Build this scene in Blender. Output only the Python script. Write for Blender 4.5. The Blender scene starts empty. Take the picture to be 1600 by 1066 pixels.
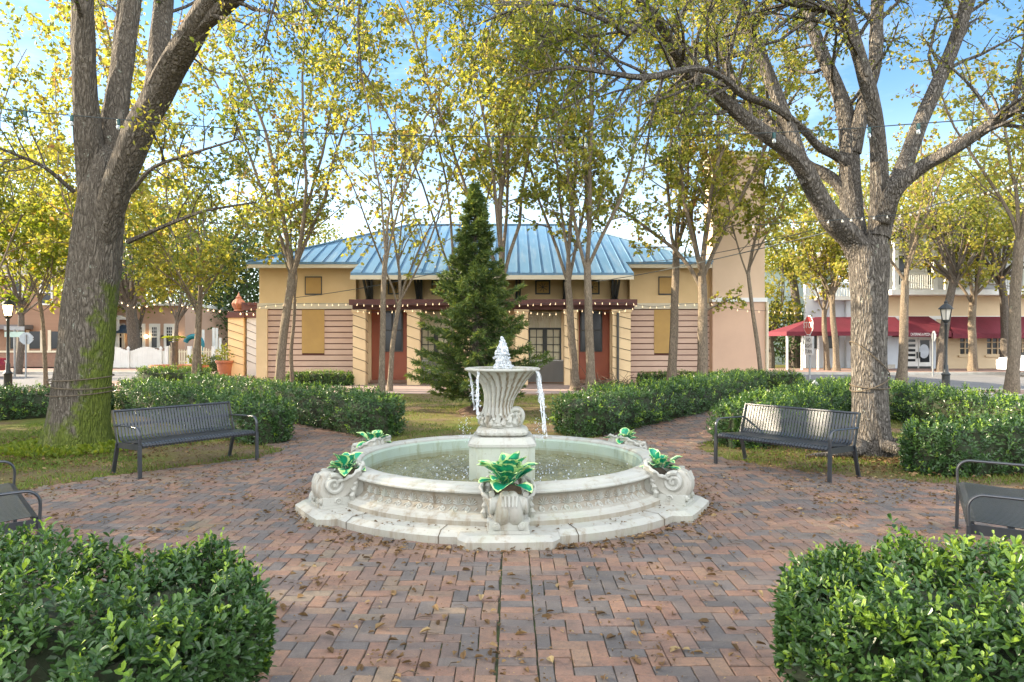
import bpy, bmesh, math, random
import numpy as np
from mathutils import Vector, Matrix

PI = math.pi
R = math.radians
random.seed(7)
rng = np.random.RandomState(11)
scene = bpy.context.scene
COL = scene.collection
F_PX, HZ, EYE = 1100.0, 533.0, 1.75


def P(px, py, Y):
    return np.array([(px - 800.0) / F_PX * Y, Y, EYE - (py - HZ) / F_PX * Y])


def WX(px, Y):
    return (px - 800.0) / F_PX * Y


def WZ(py, Y):
    return EYE - (py - HZ) / F_PX * Y


# ------------------------------------------------------------------ mesh building
ORG = {}


def org(o):
    return ORG.get(o.name, np.zeros(3)) if o is not None else np.zeros(3)


class MB:
    """collects polygons for ONE mesh object"""

    def __init__(self):
        self.V, self.F, self.T, self.n = [], {}, {}, 0

    def add(self, V, F, tint=None):
        V = np.asarray(V, float).reshape(-1, 3)
        groups = {}
        if isinstance(F, np.ndarray):
            groups[F.shape[1]] = F
        else:
            for f in F:
                groups.setdefault(len(f), []).append(f)
        for k, g in groups.items():
            g = np.asarray(g, dtype=np.int64).reshape(-1, k) + self.n
            self.F.setdefault(k, []).append(g)
            t = tint if tint is not None else 0.5
            t = np.full(len(g), t) if np.isscalar(t) else np.asarray(t, float)
            self.T.setdefault(k, []).append(t)
        self.V.append(V)
        self.n += len(V)
        return self

    def box(self, x0, x1, y0, y1, z0, z1, tint=None):
        if x0 > x1: x0, x1 = x1, x0
        if y0 > y1: y0, y1 = y1, y0
        if z0 > z1: z0, z1 = z1, z0
        v = [(x0, y0, z0), (x1, y0, z0), (x1, y1, z0), (x0, y1, z0), (x0, y0, z1), (x1, y0, z1), (x1, y1, z1), (x0, y1, z1)]
        f = [(3, 2, 1, 0), (4, 5, 6, 7), (0, 1, 5, 4), (1, 2, 6, 5), (2, 3, 7, 6), (3, 0, 4, 7)]
        return self.add(v, f, tint)

    def hexa(self, bottom, top, tint=None):
        n = len(bottom)
        v = list(bottom) + list(top)
        f = [tuple(range(n - 1, -1, -1)), tuple(range(n, 2 * n))]
        for i in range(n):
            j = (i + 1) % n
            f.append((i, j, n + j, n + i))
        return self.add(v, f, tint)

    def bar(self, a, b, w, h, up=(0, 0, 1), tint=None):
        a, b, up = np.array(a, float), np.array(b, float), np.array(up, float)
        d = b - a
        d /= np.linalg.norm(d)
        s = np.cross(d, up)
        if np.linalg.norm(s) < 1e-5:
            s = np.cross(d, (1, 0, 0))
        s /= np.linalg.norm(s)
        u = np.cross(s, d)
        s, u = s * w / 2, u * h / 2
        c = lambda p: [p - s - u, p + s - u, p + s + u, p - s + u]
        return self.hexa(c(a), c(b), tint)

    def tube(self, path, rad, n=8, cap=True, mod=None, tint=None, flat=None):
        path = np.asarray(path, float)
        m = len(path)
        rad = np.full(m, rad) if np.isscalar(rad) else np.asarray(rad, float)
        tan = np.gradient(path, axis=0)
        tan /= (np.linalg.norm(tan, axis=1)[:, None] + 1e-9)
        ref = np.array([1.0, 0, 0]) if abs(tan[0][0]) < 0.9 else np.array([0, 1.0, 0])
        u = ref - tan[0] * ref.dot(tan[0])
        u /= np.linalg.norm(u)
        th = np.arange(n) / n * 2 * PI
        V = np.zeros((m, n, 3))
        for i in range(m):
            u = u - tan[i] * u.dot(tan[i])
            u /= np.linalg.norm(u) + 1e-9
            w = np.cross(tan[i], u)
            r = np.full(n, rad[i])
            if mod is not None:
                r = r * mod(th, i / (m - 1.0))
            V[i] = path[i] + (np.cos(th) * r)[:, None] * u + (np.sin(th) * r)[:, None] * w * (flat or 1.0)
        i, j = np.meshgrid(np.arange(m - 1), np.arange(n), indexing='ij')
        j2 = (j + 1) % n
        F = np.stack([i * n + j, i * n + j2, (i + 1) * n + j2, (i + 1) * n + j], -1).reshape(-1, 4)
        n0 = self.n
        self.add(V.reshape(-1, 3), F, tint)
        if cap:
            for base, rev in ((0, True), ((m - 1) * n, False)):
                idx = [n0 + base + k for k in range(n)]
                if rev: idx = idx[::-1]
                self.F.setdefault(n, []).append(np.array([idx]))
                self.T.setdefault(n, []).append(np.array([tint if np.isscalar(tint) else 0.5], float))
        return self

    def lathe(self, prof, n=48, c=(0, 0, 0), close=False, mod=None, tint=None):
        prof = np.asarray(prof, float)
        m = len(prof)
        th = np.arange(n) / n * 2 * PI
        V = np.zeros((m, n, 3))
        for i, (r, z) in enumerate(prof):
            rr = np.full(n, r)
            if mod is not None:
                rr = rr * mod(th, i / (m - 1.0))
            V[i, :, 0], V[i, :, 1], V[i, :, 2] = np.cos(th) * rr, np.sin(th) * rr, z
        V += np.array(c)
        i, j = np.meshgrid(np.arange(m if close else m - 1), np.arange(n), indexing='ij')
        j2 = (j + 1) % n
        i2 = (i + 1) % m
        F = np.stack([i * n + j, i * n + j2, i2 * n + j2, i2 * n + j], -1).reshape(-1, 4)
        return self.add(V.reshape(-1, 3), F, tint)

    def disc(self, c, r, n=24, tint=None):
        th = np.arange(n) / n * 2 * PI
        V = np.stack([c[0] + np.cos(th) * r, c[1] + np.sin(th) * r, np.full(n, c[2])], -1)
        return self.add(V, [tuple(range(n))], tint)

    def ball(self, c, r, nu=10, nv=6, tint=None, s=(1, 1, 1)):
        prof = [(max(math.sin(PI * k / nv), 1e-3) * r, -math.cos(PI * k / nv) * r * s[2]) for k in range(nv + 1)]
        return self.lathe(prof, nu, c, tint=tint)

    def build(self, name, mat, parent=None, smooth=False, at=None):
        V = np.concatenate(self.V)
        off = org(parent) if parent is not None else (np.array(at, float) if at is not None else np.zeros(3))
        V = V - off
        me = bpy.data.meshes.new(name)
        me.vertices.add(len(V))
        me.vertices.foreach_set('co', V.astype(np.float32).ravel())
        ks = sorted(self.F)
        Fs = [np.concatenate(self.F[k]) for k in ks]
        Ts = np.concatenate([np.concatenate(self.T[k]) for k in ks])
        loops = np.concatenate([f.ravel() for f in Fs])
        tot = np.concatenate([np.full(len(f), k) for f, k in zip(Fs, ks)])
        start = np.concatenate([[0], np.cumsum(tot)[:-1]])
        me.loops.add(len(loops))
        me.loops.foreach_set('vertex_index', loops.astype(np.int32))
        me.polygons.add(len(tot))
        me.polygons.foreach_set('loop_start', start.astype(np.int32))
        me.polygons.foreach_set('use_smooth', np.full(len(tot), bool(smooth)))
        a = me.attributes.new('tint', 'FLOAT', 'FACE')
        a.data.foreach_set('value', Ts.astype(np.float32))
        me.update(calc_edges=True)
        me.validate()
        if smooth and len(tot) < 60000:
            me.set_sharp_from_angle(angle=R(34))
        me.materials.append(mat)
        o = bpy.data.objects.new(name, me)
        COL.objects.link(o)
        if parent is not None:
            o.parent = parent
            ORG[o.name] = org(parent)
        else:
            o.location = off
            ORG[o.name] = off
        return o


def tag(o, label=None, cat=None, group=None, kind=None):
    if label: o['label'] = label
    if cat: o['category'] = cat
    if group: o['group'] = group
    if kind: o['kind'] = kind
    return o


def thing(name, label, cat, loc=(0, 0, 0), group=None):
    o = bpy.data.objects.new(name, None)
    o.empty_display_size = 0.2
    COL.objects.link(o)
    o.location = loc
    ORG[o.name] = np.array(loc, float)
    return tag(o, label, cat, group)


def copy_tree(o, parent=None):
    c = o.copy()
    COL.objects.link(c)
    if parent is not None: c.parent = parent
    for ch in list(o.children):
        copy_tree(ch, c)
    return c


def sheet(name, poly, z, mat, kind='structure'):
    m = MB().add([(x, y, z) for x, y in poly], [tuple(range(len(poly)))])
    o = m.build(name, mat)
    return tag(o, kind=kind)


# ------------------------------------------------------------------ materials
class NT:
    def __init__(self, name):
        self.m = bpy.data.materials.new(name)
        self.m.use_nodes = True
        self.t = self.m.node_tree
        self.t.nodes.clear()
        self.out = self.n('ShaderNodeOutputMaterial')

    def n(self, typ, **kw):
        nd = self.t.nodes.new(typ)
        for k, v in kw.items():
            if hasattr(nd, k):
                setattr(nd, k, v)
            else:
                nd.inputs[k.replace('_', ' ')].default_value = v
        return nd

    def l(self, a, b):
        self.t.links.new(a, b)

    def coords(self, scale=(1, 1, 1), kind='Object'):
        tc = self.n('ShaderNodeTexCoord')
        mp = self.n('ShaderNodeMapping')
        mp.inputs['Scale'].default_value = scale
        self.l(tc.outputs[kind], mp.inputs['Vector'])
        return mp.outputs['Vector']

    def noise(self, vec, scale, detail=6, rough=0.6):
        nd = self.n('ShaderNodeTexNoise')
        nd.inputs['Scale'].default_value = scale
        nd.inputs['Detail'].default_value = detail
        nd.inputs['Roughness'].default_value = rough
        self.l(vec, nd.inputs['Vector'])
        return nd.outputs['Fac']

    def ramp(self, fac, stops, interp='LINEAR'):
        nd = self.n('ShaderNodeValToRGB')
        cr = nd.color_ramp
        cr.interpolation = interp
        while len(cr.elements) < len(stops):
            cr.elements.new(0.5)
        for e, (p, c) in zip(cr.elements, stops):
            e.position = p
            e.color = (*c, 1) if len(c) == 3 else c
        self.l(fac, nd.inputs['Fac'])
        return nd.outputs['Color']

    def mix(self, fac, a, b, blend='MIX'):
        nd = self.n('ShaderNodeMix', data_type='RGBA', blend_type=blend)
        for sock, v in ((nd.inputs[0], fac), (nd.inputs[6], a), (nd.inputs[7], b)):
            if hasattr(v, 'links'):
                self.l(v, sock)
            elif isinstance(v, (int, float)):
                sock.default_value = v
            else:
                sock.default_value = (*v, 1)
        return nd.outputs[2]

    def math(self, op, a, b=0.5):
        nd = self.n('ShaderNodeMath', operation=op)
        for s, v in ((nd.inputs[0], a), (nd.inputs[1], b)):
            if hasattr(v, 'links'): self.l(v, s)
            else: s.default_value = v
        return nd.outputs[0]

    def attr(self, name='tint'):
        nd = self.n('ShaderNodeAttribute', attribute_name=name)
        return nd.outputs['Fac']

    def bump(self, h, strength=0.3, dist=0.02):
        nd = self.n('ShaderNodeBump')
        nd.inputs['Strength'].default_value = strength
        nd.inputs['Distance'].default_value = dist
        self.l(h, nd.inputs['Height'])
        return nd.outputs['Normal']

    def bsdf(self, col, rough=0.6, metal=0.0, normal=None, spec=None, **kw):
        b = self.n('ShaderNodeBsdfPrincipled')
        if hasattr(col, 'links'): self.l(col, b.inputs['Base Color'])
        else: b.inputs['Base Color'].default_value = (*col, 1)
        if hasattr(rough, 'links'): self.l(rough, b.inputs['Roughness'])
        else: b.inputs['Roughness'].default_value = rough
        b.inputs['Metallic'].default_value = metal
        if spec is not None: b.inputs['Specular IOR Level'].default_value = spec
        if normal is not None: self.l(normal, b.inputs['Normal'])
        for k, v in kw.items():
            b.inputs[k.replace('_', ' ')].default_value = v
        return b.outputs['BSDF']

    def done(self, sh):
        self.l(sh, self.out.inputs['Surface'])
        return self.m


def simple(name, c1, c2=None, scale=3.0, rough=0.6, metal=0.0, bump=0.15, bscale=40.0, stretch=(1, 1, 1), spec=None, lo=0.35, hi=0.65, bdist=0.01):
    t = NT(name)
    v = t.coords(stretch)
    c2 = c2 or tuple(x * 0.8 for x in c1)
    col = t.ramp(t.noise(v, scale), [(lo, c1), (hi, c2)])
    nrm = t.bump(t.noise(v, bscale, 4), bump, bdist) if bump else None
    return t.done(t.bsdf(col, rough, metal, nrm, spec))


def leaf_mat(name, stops, trans=0.4, rough=0.5, spec=0.4):
    t = NT(name)
    v = t.coords()
    col = t.ramp(t.attr(), stops)
    col = t.mix(t.noise(v, 35, 2), col, t.mix(0.55, col, (0.02, 0.03, 0.005)))
    b = t.bsdf(col, rough, spec=spec)
    tr = t.n('ShaderNodeBsdfTranslucent')
    t.l(t.mix(0.5, col, t.mix(1.0, col, (1.7, 1.6, 0.7), 'MULTIPLY')), tr.inputs['Color'])
    mx = t.n('ShaderNodeMixShader')
    mx.inputs[0].default_value = trans
    t.l(b, mx.inputs[1])
    t.l(tr.outputs[0], mx.inputs[2])
    return t.done(mx.outputs[0])


def emis(name, col, strength):
    t = NT(name)
    return t.done(t.bsdf(col, 0.3, Emission_Color=(*col, 1), Emission_Strength=strength))


def bark_mat(name, c_hi, c_lo, vs=18.0, lichen=(0.35, 0.37, 0.3), lich=0.62, moss=None, bump=0.9, bdist=0.03):
    t = NT(name)
    v = t.coords((1, 1, 0.22))
    vor = t.n('ShaderNodeTexVoronoi', feature='DISTANCE_TO_EDGE')
    vor.inputs['Scale'].default_value = vs
    nz = t.n('ShaderNodeTexNoise')
    nz.inputs['Scale'].default_value = 9
    nz.inputs['Detail'].default_value = 4
    t.l(v, nz.inputs['Vector'])
    t.l(t.mix(0.16, v, nz.outputs['Color']), vor.inputs['Vector'])
    ridg = t.ramp(vor.outputs['Distance'], [(0.0, (0, 0, 0)), (0.35, (1, 1, 1))])
    fine = t.noise(v, 60, 5)
    h = t.math('ADD', ridg, t.math('MULTIPLY', fine, 0.6))
    col = t.mix(ridg, c_lo, c_hi)
    col = t.mix(t.ramp(fine, [(0.35, (0, 0, 0)), (0.7, (1, 1, 1))]), col, t.mix(0.5, col, tuple(x * 1.5 for x in c_hi)))
    v2 = t.coords((1, 1, 0.8))
    lm = t.ramp(t.noise(v2, 7, 8, 0.75), [(lich, (0, 0, 0)), (lich + 0.05, (1, 1, 1))])
    col = t.mix(lm, col, lichen)
    fl = t.ramp(t.noise(v2, 48, 4, 0.6), [(0.66, (0, 0, 0)), (0.70, (1, 1, 1))])
    col = t.mix(t.math('MULTIPLY', fl, 0.8), col, tuple(min(1, x * 1.35) for x in lichen))
    if moss is not None:
        # moss grows on one flank of the trunk and round its foot
        sp = t.n('ShaderNodeSeparateXYZ')
        tc = t.n('ShaderNodeTexCoord')
        t.l(tc.outputs['Object'], sp.inputs[0])
        side = t.math('SUBTRACT', t.math('MULTIPLY', sp.outputs[0], 2.0), t.math('MULTIPLY', sp.outputs[2], 0.36))
        side = t.math('SUBTRACT', t.math('MINIMUM', side, 0.8), t.math('MULTIPLY', t.math('MAXIMUM', t.math('SUBTRACT', sp.outputs[2], 2.6), 0.0), 1.3))
        low = t.math('SUBTRACT', 0.75, sp.outputs[2])
        mk = t.math('MAXIMUM', t.math('ADD', side, moss), t.math('MULTIPLY', low, 1.1))
        mk = t.math('ADD', mk, t.math('MULTIPLY', t.math('SUBTRACT', t.noise(v2, 5, 6, 0.7), 0.5), 2.2))
        mk = t.ramp(mk, [(0.25, (0, 0, 0)), (0.6, (1, 1, 1))])
        col = t.mix(t.math('MULTIPLY', mk, 0.85), col, t.ramp(fine, [(0.3, (0.05, 0.08, 0.008)), (0.7, (0.16, 0.2, 0.02))]))
    return t.done(t.bsdf(col, 0.9, 0, t.bump(h, bump, bdist), 0.2))


M = {}
# stone of the fountain: pale cast stone with grime streaks, algae and pits
def stone_mat(name, pale, grime, wet=0.0):
    t = NT(name)
    v = t.coords()
    vz = t.coords((1, 1, 0.18))
    col = t.ramp(t.noise(v, 2.2, 8, 0.65), [(0.35, pale), (0.7, tuple(x * 0.86 for x in pale))])
    st = t.ramp(t.noise(vz, 9, 6, 0.7), [(0.52, (0, 0, 0)), (0.72, (1, 1, 1))])
    col = t.mix(t.math('MULTIPLY', st, 0.85), col, grime)
    sp = t.ramp(t.noise(v, 26, 8, 0.75), [(0.6, (0, 0, 0)), (0.68, (1, 1, 1))])
    col = t.mix(t.math('MULTIPLY', sp, 0.6), col, (0.17, 0.14, 0.09))
    al = t.ramp(t.noise(v, 3.1, 5, 0.7), [(0.5, (0, 0, 0)), (0.75, (1, 1, 1))])
    col = t.mix(t.math('MULTIPLY', al, 0.3 + wet), col, (0.36, 0.42, 0.28))
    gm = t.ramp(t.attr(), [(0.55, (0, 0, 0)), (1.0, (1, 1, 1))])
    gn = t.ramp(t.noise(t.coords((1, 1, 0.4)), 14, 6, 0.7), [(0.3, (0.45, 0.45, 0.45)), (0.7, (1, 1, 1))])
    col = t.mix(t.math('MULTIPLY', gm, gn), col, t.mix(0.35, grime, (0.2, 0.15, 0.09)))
    h = t.math('ADD', t.noise(v, 60, 5), t.math('MULTIPLY', t.noise(v, 9, 4), 1.5))
    return t.done(t.bsdf(col, 0.75 - wet * 0.4, 0, t.bump(h, 0.35, 0.006), 0.3))


M['stone'] = stone_mat('pale_cast_stone', (0.43, 0.425, 0.375), (0.21, 0.155, 0.09))
M['stone_in'] = stone_mat('algae_stained_stone', (0.38, 0.46, 0.38), (0.22, 0.24, 0.13), 0.3)
M['stone_wet'] = stone_mat('damp_pedestal_stone', (0.42, 0.45, 0.37), (0.27, 0.24, 0.12), 0.15)

t = NT('brick_paver')
v = t.coords()
tn = t.attr()
bc = t.ramp(tn, [(0.0, (0.115, 0.105, 0.102)), (0.26, (0.18, 0.155, 0.145)), (0.40, (0.24, 0.155, 0.12)), (0.62, (0.33, 0.165, 0.105)), (0.82, (0.38, 0.21, 0.125)), (1.0, (0.30, 0.225, 0.15))])
bc = t.mix(t.ramp(t.noise(v, 60, 6, 0.7), [(0.35, (0, 0, 0)), (0.8, (1, 1, 1))]), bc, t.mix(0.45, bc, (0.05, 0.045, 0.04)))
bc = t.mix(t.ramp(t.noise(v, 17, 8, 0.78), [(0.42, (0, 0, 0)), (0.66, (0.8, 0.8, 0.8))]), bc, t.mix(0.6, bc, (0.045, 0.04, 0.036)))
bc = t.mix(t.ramp(t.noise(v, 140, 3, 0.6), [(0.58, (0, 0, 0)), (0.7, (0.7, 0.7, 0.7))]), bc, t.mix(0.5, bc, (0.42, 0.36, 0.3)))
dirt = t.ramp(t.noise(v, 0.9, 7, 0.7), [(0.48, (0, 0, 0)), (0.68, (1, 1, 1))])
bc = t.mix(0.3, bc, (0.135, 0.115, 0.095))
bc = t.mix(t.math('MULTIPLY', dirt, 0.55), bc, (0.15, 0.115, 0.09))
ms = t.ramp(t.noise(v, 0.55, 8, 0.7), [(0.6, (0, 0, 0)), (0.72, (1, 1, 1))])
bc = t.mix(t.math('MULTIPLY', ms, 0.4), bc, (0.14, 0.14, 0.04))
M['brick'] = t.done(t.bsdf(bc, t.math('ADD', t.math('MULTIPLY', t.noise(v, 2.0, 5), 0.35), 0.45), 0, t.bump(t.noise(v, 70, 6, 0.75), 0.8, 0.009), 0.35))

M['joint'] = simple('sandy_joint', (0.05, 0.045, 0.034), (0.07, 0.10, 0.025), 3.0, 0.95, bump=0.5)

t = NT('patchy_lawn_soil')
v = t.coords()
n1 = t.noise(v, 0.55, 8, 0.7)
col = t.ramp(n1, [(0.36, (0.12, 0.17, 0.03)), (0.48, (0.17, 0.155, 0.05)), (0.58, (0.19, 0.135, 0.085))])
col = t.mix(t.ramp(t.noise(v, 22, 6, 0.75), [(0.45, (0, 0, 0)), (0.65, (1, 1, 1))]), col, t.mix(0.6, col, (0.07, 0.05, 0.03)))
M['ground'] = t.done(t.bsdf(col, 0.95, 0, t.bump(t.noise(v, 40, 6, 0.75), 0.8, 0.03), 0.1))

t = NT('asphalt')
v = t.coords()
col = t.ramp(t.noise(v, 0.5, 6), [(0.35, (0.12, 0.12, 0.125)), (0.7, (0.17, 0.165, 0.16))])
M['asphalt'] = t.done(t.bsdf(col, 0.85, 0, t.bump(t.noise(v, 120, 4), 0.3, 0.01)))
M['kerb'] = simple('concrete_kerb', (0.5, 0.48, 0.42), (0.38, 0.36, 0.31), 2.0, 0.85)

def brick_tex(name, c1, c2, mortar, scale, bump=0.3, vec='Object', rot=None):
    t = NT(name)
    tc = t.n('ShaderNodeTexCoord')
    mp = t.n('ShaderNodeMapping')
    if rot: mp.inputs['Rotation'].default_value = rot
    t.l(tc.outputs[vec], mp.inputs['Vector'])
    b = t.n('ShaderNodeTexBrick')
    b.inputs['Scale'].default_value = scale
    b.inputs['Color1'].default_value = (*c1, 1)
    b.inputs['Color2'].default_value = (*c2, 1)
    b.inputs['Mortar'].default_value = (*mortar, 1)
    b.inputs['Mortar Size'].default_value = 0.012
    t.l(mp.outputs['Vector'], b.inputs['Vector'])
    col = t.mix(t.ramp(t.noise(mp.outputs['Vector'], 1.3, 6), [(0.4, (0, 0, 0)), (0.7, (1, 1, 1))]), b.outputs['Color'], t.mix(0.35, b.outputs['Color'], (0.2, 0.17, 0.14)))
    return t.done(t.bsdf(col, 0.85, 0, t.bump(b.outputs['Fac'], -bump, 0.01)))


M['walk'] = brick_tex('pinkish_walk_brick', (0.34, 0.24, 0.21), (0.28, 0.21, 0.19), (0.22, 0.19, 0.17), 4.5)
M['sidewalk'] = brick_tex('red_sidewalk_brick', (0.30, 0.17, 0.13), (0.26, 0.16, 0.13), (0.2, 0.16, 0.14), 4.5)
M['wallbrick'] = brick_tex('brown_wall_brick', (0.25, 0.12, 0.08), (0.3, 0.16, 0.1), (0.25, 0.2, 0.16), 4.0, rot=(PI / 2, 0, 0))

M['tan'] = simple('tan_stucco', (0.76, 0.55, 0.29), (0.69, 0.49, 0.25), 0.7, 0.9, bump=0.3, bscale=70)
M['tan_pale'] = simple('pale_tan_stucco', (0.78, 0.58, 0.33), (0.70, 0.51, 0.29), 0.8, 0.9, bump=0.25, bscale=70)
M['ochre'] = simple('ochre_board', (0.50, 0.31, 0.10), (0.44, 0.27, 0.09), 1.5, 0.8, bump=0.1)
M['pink'] = simple('pink_painted_siding', (0.66, 0.465, 0.345), (0.58, 0.40, 0.30), 0.9, 0.8, bump=0.15, bscale=50)
M['groove'] = simple('dark_red_groove', (0.14, 0.06, 0.045), None, 2, 0.9, bump=0)
M['pinkwall'] = simple('pink_stucco', (0.62, 0.42, 0.29), (0.55, 0.365, 0.255), 0.6, 0.9, bump=0.3, bscale=60)
M['cream'] = simple('cream_band', (0.70, 0.62, 0.46), (0.6, 0.53, 0.39), 1.2, 0.8, bump=0.1)
M['pergola'] = simple('oxblood_timber', (0.12, 0.045, 0.035), (0.09, 0.035, 0.03), 3, 0.7, bump=0.3, stretch=(0.2, 1, 1))
M['reddoor'] = simple('brick_red_door_paint', (0.36, 0.10, 0.045), (0.30, 0.08, 0.04), 1.5, 0.55, bump=0.1)
M['darkframe'] = simple('dark_green_grey_frame', (0.05, 0.055, 0.045), (0.035, 0.04, 0.035), 3, 0.6, bump=0.1)
M['bracket'] = simple('weathered_dark_bracket', (0.045, 0.05, 0.05), (0.08, 0.075, 0.06), 2, 0.6, bump=0.2)
t = NT('dark_window_glass')
M['glass'] = t.done(t.bsdf((0.02, 0.024, 0.028), 0.12, 0, None, 0.35))
M['blind'] = simple('cream_blind_behind_glass', (0.62, 0.56, 0.36), (0.52, 0.46, 0.29), 1.2, 0.35, bump=0)
M['corrugated'] = simple('galvanised_sheet', (0.48, 0.46, 0.42), (0.38, 0.36, 0.33), 1.5, 0.5, 0.3, bump=0.1, stretch=(1, 1, 0.2))

t = NT('blue_metal_roof')
v = t.coords()
col = t.ramp(t.noise(v, 0.35, 6), [(0.35, (0.095, 0.205, 0.315)), (0.7, (0.135, 0.255, 0.37))])
col = t.mix(t.ramp(t.noise(t.coords((1, 0.1, 0.1)), 5, 5), [(0.5, (0, 0, 0)), (0.75, (1, 1, 1))]), col, t.mix(0.3, col, (0.45, 0.48, 0.48)))
M['roof'] = t.done(t.bsdf(col, 0.55, 0.0, t.bump(t.noise(v, 12, 3), 0.1, 0.01)))

M['bench'] = simple('black_powder_coated_steel', (0.022, 0.026, 0.032), (0.035, 0.038, 0.042), 6, 0.30, 0.0, bump=0.08, bscale=120, spec=0.8)
M['black'] = simple('black_cast_iron', (0.015, 0.018, 0.016), (0.03, 0.032, 0.03), 5, 0.45, bump=0.1)
M['white'] = simple('white_paint', (0.76, 0.76, 0.72), (0.66, 0.66, 0.62), 1.5, 0.6, bump=0.1)
M['bluewhite'] = simple('pale_blue_white_wall', (0.62, 0.68, 0.72), (0.54, 0.6, 0.65), 0.7, 0.7, bump=0.1)
M['siding'] = simple('grey_white_siding', (0.60, 0.60, 0.58), (0.5, 0.5, 0.5), 0.7, 0.7, bump=0.1)
M['creamwall'] = simple('cream_yellow_wall', (0.70, 0.56, 0.36), (0.62, 0.49, 0.31), 0.5, 0.85, bump=0.2)
M['awning'] = simple('burgundy_canvas', (0.15, 0.012, 0.026), (0.11, 0.010, 0.020), 0.8, 0.75, bump=0.25, bscale=6, bdist=0.05)
M['lettering'] = simple('white_lettering', (0.8, 0.8, 0.78), None, 2, 0.6, bump=0)
M['signred'] = simple('red_sign_sheet', (0.52, 0.03, 0.03), (0.42, 0.03, 0.03), 2, 0.4, bump=0)
M['signgrey'] = simple('bare_aluminium_sign_back', (0.42, 0.45, 0.48), (0.34, 0.37, 0.4), 3, 0.4, 0.5, bump=0.05)
M['signink'] = simple('black_sign_ink', (0.02, 0.02, 0.02), None, 2, 0.6, bump=0)
M['galv'] = simple('galvanised_post', (0.3, 0.31, 0.31), (0.22, 0.23, 0.23), 4, 0.5, 0.5, bump=0.1)
M['peach'] = simple('peach_stucco', (0.50, 0.33, 0.24), (0.44, 0.29, 0.21), 0.4, 0.9, bump=0.2)
M['brownsiding'] = simple('brown_siding', (0.30, 0.175, 0.11), (0.25, 0.145, 0.09), 0.4, 0.85, bump=0.2, stretch=(0.1, 0.1, 6), bscale=4)
M['picket'] = simple('cream_picket_paint', (0.70, 0.63, 0.45), (0.6, 0.54, 0.38), 1.0, 0.7, bump=0.1)
M['terracotta'] = simple('terracotta', (0.42, 0.17, 0.09), (0.33, 0.13, 0.075), 3, 0.8, bump=0.2)
M['teal'] = simple('teal_plastic', (0.02, 0.20, 0.24), None, 2, 0.4, bump=0)
M['darkroof'] = simple('dark_slate_roof', (0.12, 0.11, 0.11), (0.17, 0.15, 0.14), 1.0, 0.8, bump=0.3)
M['lampglass'] = emis('glowing_lamp_glass', (1.0, 0.66, 0.3), 5.0)
M['lampclear'] = simple('frosted_lamp_glass', (0.7, 0.66, 0.55), (0.6, 0.57, 0.5), 4, 0.2, bump=0)
M['bulb'] = emis('warm_bulb', (0.9, 0.66, 0.38), 0.55)
t = NT('clear_bulb_glass')
M['bulbclear'] = t.done(t.bsdf((0.62, 0.68, 0.7), 0.05, 0, None, 0.8, Transmission_Weight=0.6))
M['socket'] = simple('teal_green_socket', (0.012, 0.085, 0.085), (0.01, 0.06, 0.06), 5, 0.45, bump=0)
M['cable'] = simple('dark_cable', (0.03, 0.04, 0.04), None, 5, 0.6, bump=0)
M['rope'] = simple('dark_twine', (0.13, 0.10, 0.06), (0.08, 0.06, 0.04), 20, 0.9, bump=0.3)
M['carpaint'] = simple('red_car_paint', (0.35, 0.02, 0.025), None, 2, 0.2, 0.1, bump=0)
M['carwhite'] = simple('white_car_paint', (0.75, 0.77, 0.8), None, 2, 0.2, 0.0, bump=0)
M['rubber'] = simple('rubber', (0.02, 0.02, 0.02), None, 3, 0.8, bump=0)
M['soil'] = simple('potting_soil', (0.05, 0.035, 0.02), (0.08, 0.055, 0.03), 20, 0.95, bump=0.8)

# water in the basin and thrown water
t = NT('murky_rippled_water')
v = t.coords()
h = t.math('ADD', t.noise(v, 11, 3, 0.6), t.math('MULTIPLY', t.noise(v, 38, 3, 0.6), 0.55))
col = t.ramp(t.noise(v, 2.0, 4), [(0.35, (0.13, 0.12, 0.05)), (0.7, (0.19, 0.19, 0.10))])
fo = t.ramp(t.noise(v, 34, 6, 0.75), [(0.56, (0, 0, 0)), (0.68, (1, 1, 1))])
col = t.mix(t.math('MULTIPLY', fo, 0.55), col, (0.62, 0.66, 0.64))  # pale flecks: froth, and white glints put into the colour
M['water'] = t.done(t.bsdf(col, 0.03, 0, t.bump(h, 0.35, 0.03), 1.0))
t = NT('splashing_water')
v = t.coords()
b = t.bsdf((0.86, 0.90, 0.93), 0.15, 0, t.bump(t.noise(v, 60, 3), 0.6, 0.02), 0.6)
tr = t.n('ShaderNodeBsdfTransparent')
mx = t.n('ShaderNodeMixShader')
t.l(t.ramp(t.noise(t.coords((1, 1, 0.25)), 70, 3), [(0.38, (0.05, 0.05, 0.05)), (0.66, (0.85, 0.85, 0.85))]), mx.inputs[0])
t.l(tr.outputs[0], mx.inputs[1])
t.l(b, mx.inputs[2])
M['splash'] = t.done(mx.outputs[0])
t = NT('foaming_jet_water')
v = t.coords()
fb = t.bsdf((0.80, 0.85, 0.90), 0.12, 0, t.bump(t.noise(v, 55, 5, 0.7), 0.9, 0.03), 0.7)
ft_ = t.n('ShaderNodeBsdfTransparent')
fm = t.n('ShaderNodeMixShader')
t.l(t.ramp(t.noise(t.coords((1, 1, .45)), 48, 4, .65), [(0.36, (0.25, 0.25, 0.25)), (0.6, (0.97, 0.97, 0.97))]), fm.inputs[0])
t.l(ft_.outputs[0], fm.inputs[1])
t.l(fb, fm.inputs[2])
M['foam'] = t.done(fm.outputs[0])

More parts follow.
